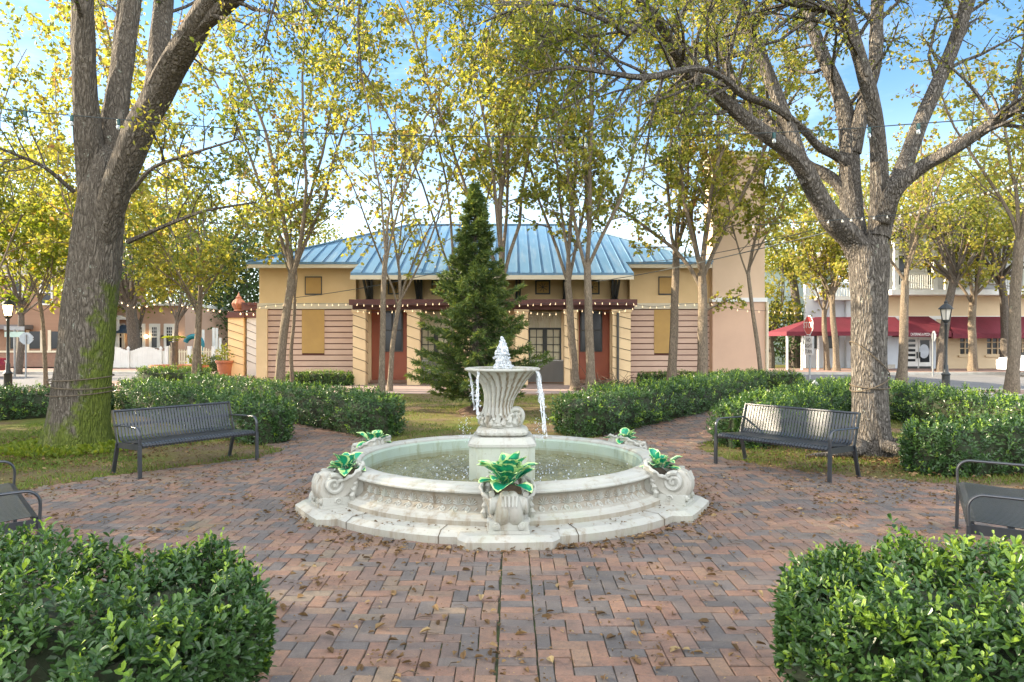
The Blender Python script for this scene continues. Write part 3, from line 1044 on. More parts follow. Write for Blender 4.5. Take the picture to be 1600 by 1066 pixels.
m = MB()
m.hexa(octo(.365, .085, .13), octo(.365, .085, .585))
m.build('pedestal', M['stone_wet'], ft)
m = MB()
m.hexa(octo(.378, .09, .586), octo(.378, .09, .612))
m.hexa(octo(.372, .09, .613), octo(.325, .08, .682))
m.build('pedestal_cap', M['stone'], ft)
# square cushion moulding with egg carving
m = MB()
sq = lambda th: 1.0 / (np.abs(np.cos(th)) ** 5 + np.abs(np.sin(th)) ** 5) ** .2
egg = lambda th, t: sq(th) * (1 + 0.028 * np.cos(th * 28) * math.sin(PI * min(1, max(0, t))))
m.lathe([(.20, .683), (.262, .688), (.285, .705), (.29, .73), (.275, .755), (.24, .772), (.15, .785)], 168, FC, mod=egg)
m.build('egg_moulding', M['stone'], ft, smooth=True)

# fluted trumpet urn leaning off its scroll
m = MB()
prof = [(.775, .205, .0), (.80, .225, -.01), (.85, .205, -.03), (.92, .175, -.055), (1.0, .155, -.05), (1.08, .162, -.035), (1.16, .185, -.015), (1.24, .222, 0), (1.31, .272, .005), (1.37, .335, .005), (1.405, .385, 0), (1.418, .405, 0)]
N = 220
V = []
for (z, r, dx) in prof:
    th = np.arange(N) / N * 2 * PI
    amp = 0.21 * min(1, (1.43 - z) * 6) * min(1, (z - .74) * 8)
    tw = (z - 1.1) * 0.55
    rr = r * (1 + amp * (np.abs(np.cos((th + tw) * 11)) ** .7 - .6))
    V.append(np.stack([np.cos(th) * rr + dx, np.sin(th) * rr, np.full(N, z)], -1))
V = np.concatenate(V) + FC
i, j = np.meshgrid(np.arange(len(prof) - 1), np.arange(N), indexing='ij')
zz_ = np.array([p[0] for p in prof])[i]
groove_tint = .5 + .5 * (np.abs(np.cos((j / N * 2 * PI + (zz_ - 1.1) * .55) * 11)) < .38)  # flute grooves take the browner stone tint
m.add(V, np.stack([i * N + j, i * N + (j + 1) % N, (i + 1) * N + (j + 1) % N, (i + 1) * N + j], -1).reshape(-1, 4), groove_tint.ravel())
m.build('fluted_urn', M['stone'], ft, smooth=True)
scal = lambda th, t: 1 + 0.012 * np.cos(th * 22)
MB().lathe([(.385, 1.408), (.418, 1.412), (.43, 1.424), (.428, 1.438), (.41, 1.446), (.37, 1.44), (.30, 1.415), (.15, 1.40), (.01, 1.398)], 132, FC, mod=scal).build('urn_rim', M['stone'], ft, smooth=True)
MB().disc(FC + [0, 0, 1.437], .385, 48).build('bowl_water', M['water'], ft)


def spiral(c, ax_u, ax_v, r0, turns, n=46, start=0.0, tight=0.86):
    pts = []
    for t in np.linspace(0, 1, n):
        r = r0 * (1 - tight * t)
        ph = start + t * turns * 2 * PI
        pts.append(np.array(c) + np.array(ax_u) * r * math.cos(ph) + np.array(ax_v) * r * math.sin(ph))
    return np.array(pts)


m = MB()
sc = FC + [.150, -.02, .905]
for yy in (-.045, .0, .045):
    m.tube(spiral(sc + np.array([0, yy, 0]), (1, 0, 0), (0, 0, 1), .098, 1.9, start=-2.6), np.linspace(.034, .014, 46), 8)
m.tube([sc + [0, -.062, 0], sc + [0, .062, 0]], .026, 12)
m.tube([sc + [0, -.045, 0], sc + [0, .045, 0]], .085, 20)
# foot of the scroll sweeping back under the urn
for yy in (-.08, -.03, .03, .08):
    m.tube([FC + [.16, yy - .02, .815], FC + [.08, yy * 1.5 - .05, .80], FC + [-.05, yy * 2 - .06, .82], FC + [-.16, yy * 2, .80]], [.04, .05, .045, .03], 8)
m.build('urn_scroll', M['stone'], ft, smooth=True)
m = MB()
for q in range(22):   # curling acanthus leaves round the foot of the urn
    a = q / 22 * 2 * PI + .2
    o = np.array([math.cos(a), math.sin(a), 0])
    tw = np.array([-math.sin(a), math.cos(a), 0])
    hgt = .10 + .05 * (q % 2)
    L = [FC + o * .19 + [-.015, 0, .785], FC + o * .232 + tw * .02 + [-.02, 0, .785 + hgt * .45], FC + o * .225 + tw * .05 + [-.03, 0, .785 + hgt * .85], FC + o * .252 + tw * .075 + [-.03, 0, .785 + hgt]]
    m.tube(L, [.03, .038, .026, .016], 7)
m.build('acanthus_collar', M['stone'], ft, smooth=True)

# the jet and the water spilling from the rim
m = MB()
jet = [(.012, 1.77), (.028, 1.74), (.045, 1.70), (.058, 1.66), (.066, 1.60), (.078, 1.54), (.088, 1.49), (.10, 1.44)]
jm = lambda th, t: 1 + .14 * np.sin(th * 3 + t * 9) + .12 * np.sin(th * 7 - t * 13) + .07 * rng.normal(size=len(th))
pz = np.linspace(1.785, 1.43, 30)
pr = np.interp(-pz, [-p[1] for p in jet], [p[0] for p in jet]) * (1 + .08 * rng.normal(size=30))
m.lathe(list(zip(pr, pz)), 28, FC, mod=jm)
for q in range(90):
    z = 1.43 + .36 * rng.rand() ** .8
    r = np.interp(-z, [-p[1] for p in jet], [p[0] for p in jet]) * (.8 + .5 * rng.rand())
    a = rng.rand() * 6.28
    m.ball(FC + [math.cos(a) * r, math.sin(a) * r, z], .005 + .013 * rng.rand(), 7, 5)
m.build('water_jet', M['foam'], ft, smooth=True)


def stream(a, r0, z1, w, out):
    m = MB()
    for s in range(5):
        aa = a + (rng.rand() - .5) * w
        o = np.array([math.cos(aa), math.sin(aa), 0])
        ztop = 1.425
        zz = np.linspace(ztop, z1 + rng.rand() * .2, 12)
        fall = (ztop - zz)
        rr = r0 + out * np.sqrt(np.maximum(fall, 0)) * (.85 + .3 * rng.rand())
        pts = [FC + o * r + np.array([rng.normal() * .004, rng.normal() * .004, z]) for r, z in zip(rr, zz)]
        m.tube(pts, np.abs(.0042 + .0035 * np.sin(np.arange(12) * 1.9 + s) + .005 * rng.rand(12)), 6)
        for d in range(7):
            i = rng.randint(5, 12)
            m.ball(np.array(pts[i]) + rng.normal(size=3) * .018, .004 + .005 * rng.rand(), 6, 4)
    m.build('falling_water', M['splash'], ft, smooth=True)


stream(-.35, .415, .66, .22, .12)
stream(.30, .415, .95, .2, .06)
stream(PI - .15, .40, .95, .2, -.10)
stream(PI + .9, .415, .85, .15, .02)
m = MB()
for q in range(260):   # drops and froth where it lands
    a, r = rng.rand() * 6.28, .40 + 1.1 * rng.rand() ** 2.2
    m.ball(FC + [math.cos(a) * r, math.sin(a) * r, .228 + .10 * rng.rand() ** 4], .004 + .008 * rng.rand(), 5, 4)
for q in range(110):
    sx = 1 if q % 2 else -1
    m.ball(FC + [sx * (.36 + .14 * rng.rand()), -.2 + .5 * rng.rand(), .62 + .28 * rng.rand() ** 1.6], .003 + .004 * rng.rand(), 5, 4)
tag(m.build('splash_drops', M['foam'], ft, smooth=True), kind='stuff')


# nautilus planters
def planter_mesh(a0):
    o = np.array([math.cos(a0), math.sin(a0), 0])
    s = np.array([-math.sin(a0), math.cos(a0), 0])
    up = np.array([0, 0, 1.0])
    sh, bs = MB(), MB()
    c = FC + o * 2.015 + up * .345
    n, k = 60, 40
    V = []
    for i in range(n):
        t = i / (n - 1)
        ph = R(420) - t * R(632)          # winds out, ends open to the sky
        rho = .022 * math.exp(2.22 * t)
        a = rho * .80
        ctr = c + o * rho * math.cos(ph) + up * rho * math.sin(ph)
        rad = o * math.cos(ph) + up * math.sin(ph)
        th = np.arange(k) / k * 2 * PI
        tw_ = (th + PI) % (2 * PI) - PI
        rib = 1 + .06 * np.abs(np.sin(th * 7)) * min(1, t * 1.5) - .40 * np.exp(-tw_ ** 2 / .20) * min(1, t * 1.4)
        lip = 1 + .12 * max(0, (t - .9) / .1)
        wide = 1.18
        V.append(ctr + (np.cos(th) * a * rib * lip)[:, None] * rad + (np.sin(th) * (a * wide + .012) * rib * lip)[:, None] * s)
    V = np.concatenate(V)
    i, j = np.meshgrid(np.arange(n - 1), np.arange(k), indexing='ij')
    sh.add(V, np.stack([i * k + j, i * k + (j + 1) % k, (i + 1) * k + (j + 1) % k, (i + 1) * k + j], -1).reshape(-1, 4), .66)
    mouth = V[-k:]
    mc = mouth.mean(0)
    nrm = unit(np.cross(mouth[0] - mc, mouth[k // 4] - mc))
    if nrm[2] < 0: nrm = -nrm
    # crinkled lip round the mouth
    lipp = np.array([mouth[q % k] + nrm * .008 * math.sin(q * 2.2) for q in range(k + 1)])
    sh.tube(lipp, .017 + .006 * np.sin(np.arange(k + 1) * 1.7), 7, cap=False)
    # volute bosses on both flanks and fluted front column
    for sg in (-1, 1):
        cc = c + s * sg * .115
        sh.tube(spiral(cc + s * sg * .03, o, up, .098, 1.7, start=1.2), np.linspace(.026, .012, 46), 7)
        sh.tube([cc - s * sg * .05, cc + s * sg * .028], [.088, .075], 20)
        sh.tube([cc, cc + s * sg * .05], .018, 10)
    for q in range(-2, 3):
        sh.tube([FC + o * 2.115 + s * q * .024 + up * .223, FC + o * 2.15 + s * q * .027 + up * .29, FC + o * 2.165 + s * q * .030 + up * .36, FC + o * 2.13 + s * q * .034 + up * .44], [.012, .013, .013, .011], 6)
    # base block with bosses, acanthus brackets and the pier against the wall
    def blk(mb, r0, r1, w0, w1, z0, z1):
        b = [FC + o * r0 - s * w0, FC + o * r1 - s * w1, FC + o * r1 + s * w1, FC + o * r0 + s * w0]
        mb.hexa([p + up * z0 for p in b], [p + up * z1 for p in b])
    blk(bs, 1.74, 2.145, .20, .175, .124, .150)
    blk(bs, 1.74, 2.13, .19, .165, .151, .222)
    blk(bs, 1.70, 1.86, .19, .19, .223, .40)
    for sg in (-1, 1):
        ee = FC + o * 2.128 + s * sg * .105 + up * .187
        bs.tube([ee - o * .02, ee + o * .022], [.036, .028], 14)
        bs.tube([ee, ee + o * .034], .012, 10)
        ex = FC + o * 1.98 + s * sg * .176 + up * .187
        bs.tube(spiral(ex, o, up, .034, 1.5, n=20), np.linspace(.011, .006, 20), 6)
        for q in range(5):
            a = FC + o * (1.84 - .02 * q) + s * sg * (.205 - .01 * q) + up * (.20 + .055 * q)
            bs.tube([a, a + s * sg * .012 + up * .04 + o * .02, a + up * .075 - o * .01], [.026, .03, .012], 7)
    for q in range(-2, 3):
        bs.tube([FC + o * 1.73 + s * q * .07 + up * .40, FC + o * 1.73 + s * q * .075 + up * .46, FC + o * 1.74 + s * q * .07 + up * .51, FC + o * 1.77 + s * q * .065 + up * .53], [.03, .028, .022, .012], 7)
    return sh, bs, mc, nrm, o, s


hosta_where = ['on the front planter', 'on the right front planter', 'on the right rear planter', None, 'on the left rear planter', 'on the left front planter']
hosta_look = ['full rounded hosta', 'loose hosta with two tall pale tips', 'small yellowish hosta', '', 'upright hosta with one tall leaf', 'spreading blue-green hosta']
for k in range(6):
    a0 = -PI / 2 + .04 + k * PI / 3
    sh, bs, mc, nrm, o, s = planter_mesh(a0)
    pl = bs.build('shell_planter', M['stone'], ft)
    sh.build('nautilus_shell', M['stone'], pl, smooth=True)
    MB().tube([mc - nrm * .035, mc - nrm * .03], .125, 18).build('soil', M['soil'], pl)
    if k == 3: continue
    m = MB()
    nl = 27 if k == 0 else 16
    lift = .05 if k == 0 else .02
    for q in range(nl):
        az = q * 2.4
        el = R(65 + 20 * rng.rand()) if q < 4 else (R(-15 + 35 * rng.rand()) if q > nl - 6 else R(25 + 50 * rng.rand()))
        out = math.cos(az) * o + math.sin(az) * s
        if k == 0: out = unit(out + o * .45)
        d = unit(out * math.cos(el) + np.array([0, 0, 1.0]) * math.sin(el) * .9 + nrm * .25)
        L = (.16 + .09 * rng.rand()) if k == 0 else (.10 + .085 * rng.rand())
        base = mc - nrm * .01 + out * (.03 + .03 * rng.rand()) + np.array([0, 0, 1]) * lift
        p1 = base + d * L * .45
        side = unit(np.cross(d, np.array([0, 0, 1.0]) + out * .01))
        upv = np.cross(side, d)
        W = L * (.74 + .14 * rng.rand())
        drop = .1 + .75 * rng.rand()
        rows = [(0, .06), (.24, .09), (.34, .50), (.47, .88), (.62, 1.0), (.78, .88), (.92, .48), (1.0, .04)]
        V, F, TT = [], [], []
        for (ss, ww) in rows:
            ctr = base + d * L * 1.25 * ss + (-np.array([0, 0, 1]) * drop + out * .35) * L * max(0, ss - .35) ** 2
            for qq in (-1, -.72, -.36, 0, .36, .72, 1):
                V.append(ctr + side * W / 2 * ww * qq + upv * W * ww * (.22 * abs(qq) ** 1.3) + upv * .004 * math.sin(ss * 18 + qq * 7))
        young = rng.rand() < .2
        for i in range(len(rows) - 1):
            for j in range(6):
                F.append((i * 7 + j, i * 7 + j + 1, (i + 1) * 7 + j + 1, (i + 1) * 7 + j))
                e = (j in (0, 5) and i > 0) or i == len(rows) - 2
                TT.append(.6 + .4 * rng.rand() if e else (.15 + .4 * rng.rand() + (.15 if young else 0)))
        m.add(V, np.array(F), np.array(TT))
    ob = m.build('hosta_plant', M['hosta'], None, smooth=True, at=mc)
    tag(ob, hosta_look[k] + ' with yellow leaf edges ' + hosta_where[k], 'plant', 'variegated hostas in the shell planters')

# ================================================================== BENCHES
def make_bench():
    b = thing('park_bench', 'x', 'bench', (0, 0, 0), 'black slatted metal benches round the plaza')
    L = 1.74
    h = L / 2 - .06
    seatp = [(-.335, .375), (-.345, .40), (-.33, .425), (-.29, .437), (-.10, .425), (.10, .413), (.19, .412)]
    backp = [(.19, .414), (.235, .43), (.262, .47), (.30, .60), (.345, .75), (.362, .80)]
    ns = 37
    for name, prof in (('seat', seatp), ('backrest', backp)):
        m = MB()
        for k in range(ns):
            x = -h + (k + .5) * 2 * h / ns
            w = .0155
            V = []
            for i, (y, z) in enumerate(prof):
                j0, j1 = max(0, i - 1), min(len(prof) - 1, i + 1)
                d = np.array([prof[j1][0] - prof[j0][0], prof[j1][1] - prof[j0][1]])
                d /= np.linalg.norm(d)
                nn = np.array([-d[1], d[0]]) * .003
                V += [(x - w, y + nn[0], z + nn[1]), (x + w, y + nn[0], z + nn[1]), (x + w, y - nn[0], z - nn[1]), (x - w, y - nn[0], z - nn[1])]
            F = []
            for i in range(len(prof) - 1):
                for q in range(4):
                    q2 = (q + 1) % 4
                    F.append((i * 4 + q, i * 4 + q2, (i + 1) * 4 + q2, (i + 1) * 4 + q))
            m.add(V, F)
        m.build(name, M['bench'], b)
    m = MB()
    m.tube([(-h, -.315, .405), (h, -.315, .405)], .021, 12)
    m.bar((-h, .17, .395), (h, .17, .395), .04, .022)
    m.bar((-h, -.08, .408), (h, -.08, .408), .04, .018)
    m.build('seat_rail', M['bench'], b)
    m = MB()
    m.tube([(-h - .02, .363, .805), (h + .02, .363, .805)], .017, 10)
    m.bar((-h, .315, .62), (h, .315, .62), .008, .04)
    m.build('top_rail', M['bench'], b)
    for sx in (-1, 1):
        x = sx * (L / 2 - .03)
        m = MB()
        m.bar((x, -.33, .385), (x, .25, .375), .012, .07)
        m.bar((x, .22, .36), (x, .37, .815), .012, .05, up=(0, 1, 0))
        m.build('side_frame', M['bench'], b)
        m = MB()
        m.bar((x, -.345, .0), (x, -.335, .41), .045, .028, up=(0, 1, 0))
        m.box(x - .035, x + .035, -.375, -.315, 0.0, .008)
        m.build('front_leg', M['bench'], b)
        m = MB()
        m.bar((x, .345, .0), (x, .225, .40), .045, .028, up=(0, 1, 0))
        m.box(x - .035, x + .035, .315, .375, 0.0, .008)
        m.build('rear_leg', M['bench'], b)
        m = MB()
        arc = [(x, -.335, .40), (x, -.34, .50)] + [(x, -.34 + .10 * (1 - math.cos(q)), .535 + .10 * math.sin(q)) for q in np.linspace(0, PI / 2, 8)] + [(x, -.05, .632), (x, .15, .628), (x, .31, .625)]
        m.tube(arc, .021, 10, flat=.55)
        m.build('armrest', M['bench'], b)
    return b


bench0 = make_bench()
# two front feet on the ground -> position and turn
spots = [((-4.66, 8.87), (-3.72, 10.19), 'black slatted metal bench beside the mossy leaning trunk at the left'),
         ((2.91, 9.87), (3.83, 8.62), 'sunlit-backed black slatted bench in front of the furrowed forked trunk at the right'),
         ((-3.44, 5.15), (-4.63, 6.54), 'dark slatted bench cut by the left edge of the photo behind the front hedge'),
         ((4.1, 6.48), (3.3, 5.1), 'greyish slatted bench cut by the right edge of the photo with its seat showing')]
for i, (a, b, lab) in enumerate(spots):
    o = bench0 if i == 0 else copy_tree(bench0)
    a, b = np.array(a), np.array(b)
    mid = (a + b) / 2
    d = unit(b - a)
    f = np.array([FX, FY]) - mid
    nrm = np.array([d[1], -d[0]])
    if nrm.dot(f) < 0: nrm, d = -nrm, -d
    # local -Y is the front
    rot = math.atan2(-nrm[1], -nrm[0]) - PI / 2
    c = mid - nrm * .34
    o.location = (c[0], c[1], .016 if i > 1 else .02)
    o.rotation_euler = (0, 0, rot)
    o['label'] = lab

# ================================================================== HEDGES
HG = 'clipped green hedges bordering the plaza paths'
hedge('hedge', 'broad near hedge of glossy leaves filling the lower left corner', [(-1.06, 3.0), (-2.4, 2.75), (-4.2, 2.45)], 1.25, .80, 54000, .040, HG, six=True, lime=.14)
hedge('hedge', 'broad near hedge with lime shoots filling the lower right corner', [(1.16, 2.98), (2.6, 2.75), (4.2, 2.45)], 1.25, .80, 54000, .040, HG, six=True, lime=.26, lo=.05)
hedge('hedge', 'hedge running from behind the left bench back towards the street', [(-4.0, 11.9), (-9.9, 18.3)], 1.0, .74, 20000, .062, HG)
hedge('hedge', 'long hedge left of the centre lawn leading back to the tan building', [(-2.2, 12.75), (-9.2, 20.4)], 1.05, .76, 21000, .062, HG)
hedge('hedge', 'long hedge right of the centre lawn with a sunlit far end', [(1.1, 12.85), (4.0, 16.9), (7.7, 22.8)], 1.25, .78, 24000, .064, HG, lime=.2)  # extra lime leaves on the right hedges stand in for sunlight on their tops
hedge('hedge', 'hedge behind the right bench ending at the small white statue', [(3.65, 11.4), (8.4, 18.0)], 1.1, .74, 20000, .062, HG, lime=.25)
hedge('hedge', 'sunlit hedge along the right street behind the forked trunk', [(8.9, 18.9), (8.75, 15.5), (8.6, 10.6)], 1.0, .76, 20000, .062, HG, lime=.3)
hedge('hedge', 'short dense hedge behind the bench at the right edge', [(5.3, 9.35), (8.6, 9.7)], .95, .68, 12000, .058, HG)
hedge('hedge', 'low hedge behind the mossy trunk along the left street', [(-14.5, 14.3), (-11.5, 15.6), (-9.9, 17.4)], 1.0, .66, 14000, .062, HG, lime=.2)
hedge('hedge', 'stub of hedge at the left edge beside the mossy roots', [(-6.85, 8.95), (-8.4, 9.2)], .8, .55, 3500, .058, HG)
hedge('hedge', 'low clipped hedge at the foot of the building left of the doors', [(-8.85, 27.75), (-6.3, 27.75)], .6, .5, 4500, .07, HG, lime=.5, lo=.15)
hedge('hedge', 'low clipped hedge at the foot of the building right of the doors', [(4.95, 27.6), (8.3, 27.6)], .6, .48, 5000, .07, HG, lime=.5, lo=.15)
hedge('hedge', 'short sunlit hedge in front of the plain pink tower wall', [(8.3, 25.6), (10.4, 25.2)], .9, .62, 4500, .07, HG, lime=.4, lo=.1)
th = np.linspace(0, PI * 1.9, 14)
hedge('hedge', 'round clipped boxwood ring below the potted palm', [(-12.6 + 1.0 * math.cos(a), 26.3 + .8 * math.sin(a)) for a in th], .7, .72, 7000, .07, HG, lime=.35, lo=.12)
# ================================================================== CENTRAL BUILDING
YB = 29.0
def bx(px, Y=YB): return WX(px, Y)
def bz(py, Y=YB): return WZ(py, Y)
bd = thing('pavilion', 'long tan and pink pavilion with a blue metal hip roof behind the fountain', 'building', (0, YB, 0))
ZB = 0.006
m = MB()
xl0, xl1, xr0, xr1 = bx(405), bx(556), bx(984), bx(1113)
zt = bz(474)
# lower walls of both wings: board courses proud of a dark backing
back = MB()
for (xa, xb, wx0, wx1) in ((xl0, xl1, bx(472), bx(507)), (xr0, xr1, bx(1022), bx(1054))):
    back = MB()
    m = MB()
    back.box(xa, xb, YB + .033, YB + .3, ZB, bz(483))
    nco = 13
    z0 = .02
    ch = (bz(483) - z0) / nco
    for k in range(nco):
        za, zb = z0 + k * ch, z0 + (k + 1) * ch - .04
        for (p, q) in ((xa, wx0), (wx1, xb)) if zb > bz(552) else ((xa, xb),):
            m.box(p, q, YB - .01, YB + .03, za, zb)
    m.build('board_siding', M['pink'], bd)
    back.build('siding_backing', M['groove'], bd)
for (a, b) in ((472, 507), (1022, 1054)):
    MB().box(bx(a), bx(b), YB - .035, YB + .03, bz(552), bz(484)).build('boarded_window', M['ochre'], bd)
for (a, b) in ((478, 502), (1030, 1052)):
    m = MB()
    m.box(bx(a), bx(b), YB - .03, YB + .0, bz(459), bz(434))
    o = m.build('square_vent_panel', M['ochre'], bd)
    m = MB()
    for (p, q, r, s) in ((a - 1.2, a, 460, 433), (b, b + 1.2, 460, 433)):
        m.box(bx(p), bx(q), YB - .05, YB, bz(r), bz(s))
    m.box(bx(a - 1.2), bx(b + 1.2), YB - .052, YB, bz(461), bz(459))
    m.box(bx(a - 1.2), bx(b + 1.2), YB - .052, YB, bz(433.8), bz(432.3))
    m.build('panel_trim', M['bracket'], o)
m = MB()
m.box(xl0, xl1, YB, YB + .3, bz(474), 4.86)
m.box(xr0, xr1, YB, YB + .3, bz(474), 4.86)
# side and rear walls
m.box(xl0, xl0 + .3, YB + .3, 39, ZB, 4.86)
m.box(xr1 - .3, xr1, YB + .3, 39, ZB, 4.86)
m.box(xl0, xr1, 39, 39.3, ZB, 4.86)
m.build('upper_wall', M['tan'], bd)
MB().box(xl0 - .06, xl1 + .02, YB - .07, YB, bz(483), bz(474)).build('cream_band', M['cream'], bd)
MB().box(xr0 - .02, xr1, YB - .07, YB, bz(483), bz(474)).build('cream_band', M['cream'], bd)
m = MB()
m.box(bx(402), bx(419), YB - .13, YB - .02, ZB, bz(483) - .004)
m.build('corner_pilaster', M['tan_pale'], bd)
# recessed centre
YC = 29.5
m = MB()
m.box(xl1, xr0, YC, YC + .3, bz(476), 5.0)
m.box(xl1 - .3, xl1, YB + .3, YC + .3, ZB, 4.86)
m.box(xr0, xr0 + .3, YB + .3, YC + .3, ZB, 4.86)
m.build('clerestory_wall', M['tan'], bd)
m = MB()
cuts = [(580, 637), (657, 705), (826, 877), (904, 953)]
xs = [556] + [v for c in cuts for v in c] + [984]
for a, b in zip(xs[0::2], xs[1::2]):
    m.box(bx(a, YC), bx(b, YC), YC - .002, YC + .3, ZB, bz(476) - .003)
for a, b in cuts:
    m.box(bx(a, YC), bx(b, YC), YC + .0, YC + .3, bz(484), bz(476) - .003)
m.build('lower_wall', M['tan_pale'], bd)
for (a, b, ga, gb) in ((580, 637, 598, 627), (904, 953, 909, 939)):
    m = MB()
    m.box(bx(a, YC), bx(b, YC), YC + .10, YC + .18, .12, bz(484))
    m.box(bx(a, YC) + .05, bx((a + b) / 2, YC) - .02, YC + .075, YC + .1, .2, bz(556))
    m.box(bx((a + b) / 2, YC) + .02, bx(b, YC) - .05, YC + .075, YC + .1, .2, bz(556))
    d = m.build('red_door', M['reddoor'], bd)
    m = MB()
    g0, g1 = bx(ga, YC), bx(gb, YC)
    m.box(g0 - .06, g1 + .06, YC + .055, YC + .099, bz(550), bz(484) - .01)
    m.build('door_light_frame', M['bracket'], d)
    m = MB()
    gm = (g0 + g1) / 2
    for p, q in ((g0, gm - .03), (gm + .03, g1)):
        m.box(p, q, YC + .045, YC + .054, bz(548), bz(517))
        m.box(p, q, YC + .045, YC + .054, bz(515), bz(487))
    m.build('glass', M['glass'], d)
    MB().box(bx(a, YC), bx(b, YC), YC - .25, YC + .1, ZB, .118).build('doorstep', M['wallbrick'], bd)
for (a, b) in ((657, 705), (826, 877)):
    x0, x1 = bx(a, YC), bx(b, YC)
    m = MB()
    for (p, q, r, s) in ((x0, x0 + .07, 565, 512), (x1 - .07, x1, 565, 512), ((x0 + x1) / 2 - .09, (x0 + x1) / 2 + .09, 563, 515)):
        m.box(p, q, YC + .02, YC + .1, bz(r), bz(s))
    m.box(x0 + .07, x1 - .07, YC + .02, YC + .1, bz(515), bz(512))
    m.box(x0 + .07, x1 - .07, YC + .02, YC + .1, bz(565), bz(562.5))
    for lx0, lx1 in ((x0 + .07, (x0 + x1) / 2 - .09), ((x0 + x1) / 2 + .09, x1 - .07)):
        xm = (lx0 + lx1) / 2
        m.box(xm - .015, xm + .015, YC + .05, YC + .09, bz(562.5), bz(515))
        for kk in range(1, 4):
            zz = bz(562.5) + (bz(515) - bz(562.5)) * kk / 4
            m.box(lx0, lx1, YC + .053, YC + .087, zz - .015, zz + .015)
    w = m.build('french_window', M['darkframe'], bd)
    MB().box(x0 + .07, x1 - .07, YC + .10, YC + .13, bz(562.5), bz(515)).build('blind', M['blind'], w)
    m = MB()
    m.box(x0, x1, YC + .06, YC + .1, bz(512) + .003, bz(486))
    tr = m.build('transom', M['blind'], bd)
    m = MB()
    for kk in range(7):
        xx = x0 + (x1 - x0) * kk / 6
        m.bar((xx, YC + .05, bz(512)), (xx, YC + .05, bz(487)), .03, .02, up=(0, 1, 0))
    for kk in range(3):
        cx_ = x0 + (x1 - x0) * (kk + .5) / 3
        m.tube([(cx_ + .22 * math.cos(q), YC + .045, bz(510) + .45 * math.sin(q)) for q in np.linspace(0, PI, 10)], .013, 5)
    m.build('transom_tracery', M['cream'], tr)
    m = MB()
    nx = 40
    xs_ = np.linspace(x0 - .05, x1 + .12, nx * 2 + 1)
    V = []
    for kk, xx in enumerate(xs_):
        yy = YC - .06 + .02 * math.cos(kk * PI / 2 * 2)
        V += [(xx, yy, bz(598)), (xx, yy, bz(565) - .004)]
    m.add(V, [(2 * kk, 2 * kk + 2, 2 * kk + 3, 2 * kk + 1) for kk in range(nx * 2)])
    m.box(x0 - .07, x1 + .14, YC - .1, YC - .03, bz(565) - .003, bz(563))
    m.build('corrugated_apron', M['corrugated'], bd)
    MB().box(x0 - .05, x1 + .12, YC - .09, YC, ZB, bz(598) - .003).build('sill_course', M['wallbrick'], bd)
# small square clerestory vents
for px in (618, 686, 848, 925):
    x0, x1, z0, z1 = bx(px - 9.5, YC), bx(px + 9.5, YC), bz(458, YC), bz(440, YC)
    m = MB()
    m.box(x0 - .06, x1 + .06, YC - .05, YC, z0 - .06, z0)
    m.box(x0 - .06, x1 + .06, YC - .05, YC, z1, z1 + .06)
    m.box(x0 - .06, x0, YC - .05, YC, z0, z1)
    m.box(x1, x1 + .06, YC - .05, YC, z0, z1)
    o = m.build('square_vent', M['bracket'], bd)
    MB().box(x0, x1, YC - .02, YC, z0, z1).build('panel', M['ochre'], o)
    m = MB()
    xm, zm = (x0 + x1) / 2, (z0 + z1) / 2
    for q in range(4):
        a = q * PI / 4 + .2
        dx, dz = math.cos(a) * .2, math.sin(a) * .2
        m.bar((xm - dx, YC - .03, zm - dz), (xm + dx, YC - .03, zm + dz), .02, .03, up=(0, 1, 0))
    m.build('star_grille', M['bracket'], o)
# brackets carrying the deep eave
YP = 28.1
for px in (568, 649, 731, 810, 888, 967):
    x = bx(px, YP)
    m = MB()
    for s in (-1, 1):
        m.bar((x + s * .07, YC - .12, bz(470)), (x + s * .07, YC - 1.2, 4.36), .08, .13, up=(0, 1, 0))
        m.bar((x + s * .07, YC - .1, bz(470)), (x + s * .07, YC - .1, 4.6), .09, .1, up=(0, 1, 0))
    m.box(x - .16, x + .16, YC - .22, YC - .003, bz(472), bz(466))
    m.build('eave_bracket', M['bracket'], bd)
# pergola along the front
zp = bz(484, YP)
for px in (563, 647, 733, 815, 891, 970):
    w = .25 if px not in (970,) else .36
    x = bx(px, YP)
    m = MB()
    m.box(x - w, x + w, YP - .22, YP + .22, ZB, zp - .12)
    m.box(x - w - .04, x + w + .04, YP - .26, YP + .26, zp - .118, zp - .004)
    pp = m.build('pergola_pier', M['tan_pale'], bd)
    m = MB()
    for kk in range(6):   # twine wound round the pier
        z = .7 + kk * .42
        s = -.18
        q = [(x - w - .012, YP - .235, z), (x + w + .012, YP - .235, z + s), (x + w + .012, YP + .235, z + s * 1.6), (x - w - .012, YP + .235, z + .1), (x - w - .012, YP - .235, z + .42)]
        m.tube(q[:2], .011, 5)
        m.tube(q[1:3], .011, 5)
    m.build('wound_cord', M['rope'], pp)
m = MB()
m.box(bx(552, YP), bx(990, YP), YP - .16, YP - .06, zp, zp + .2)
m.box(bx(552, YP), bx(990, YP), YP + .06, YP + .16, zp, zp + .2)
nr = 40
for kk in range(nr):
    x = bx(554, YP) + (bx(988, YP) - bx(554, YP)) * kk / (nr - 1)
    m.box(x - .035, x + .035, YP - .5, YC - .01, zp + .203, zp + .33)
m.box(bx(550, YP), bx(992, YP), YP - .55, YP - .51, zp + .15, zp + .38)
m.build('pergola_beam', M['pergola'], bd)
m = MB()
m.box(bx(556, YP), bx(988, YP), YP + .2, YC - .02, zp + .05, zp + .19)
m.build('pergola_shade_boards', M['bracket'], bd)
m = MB()
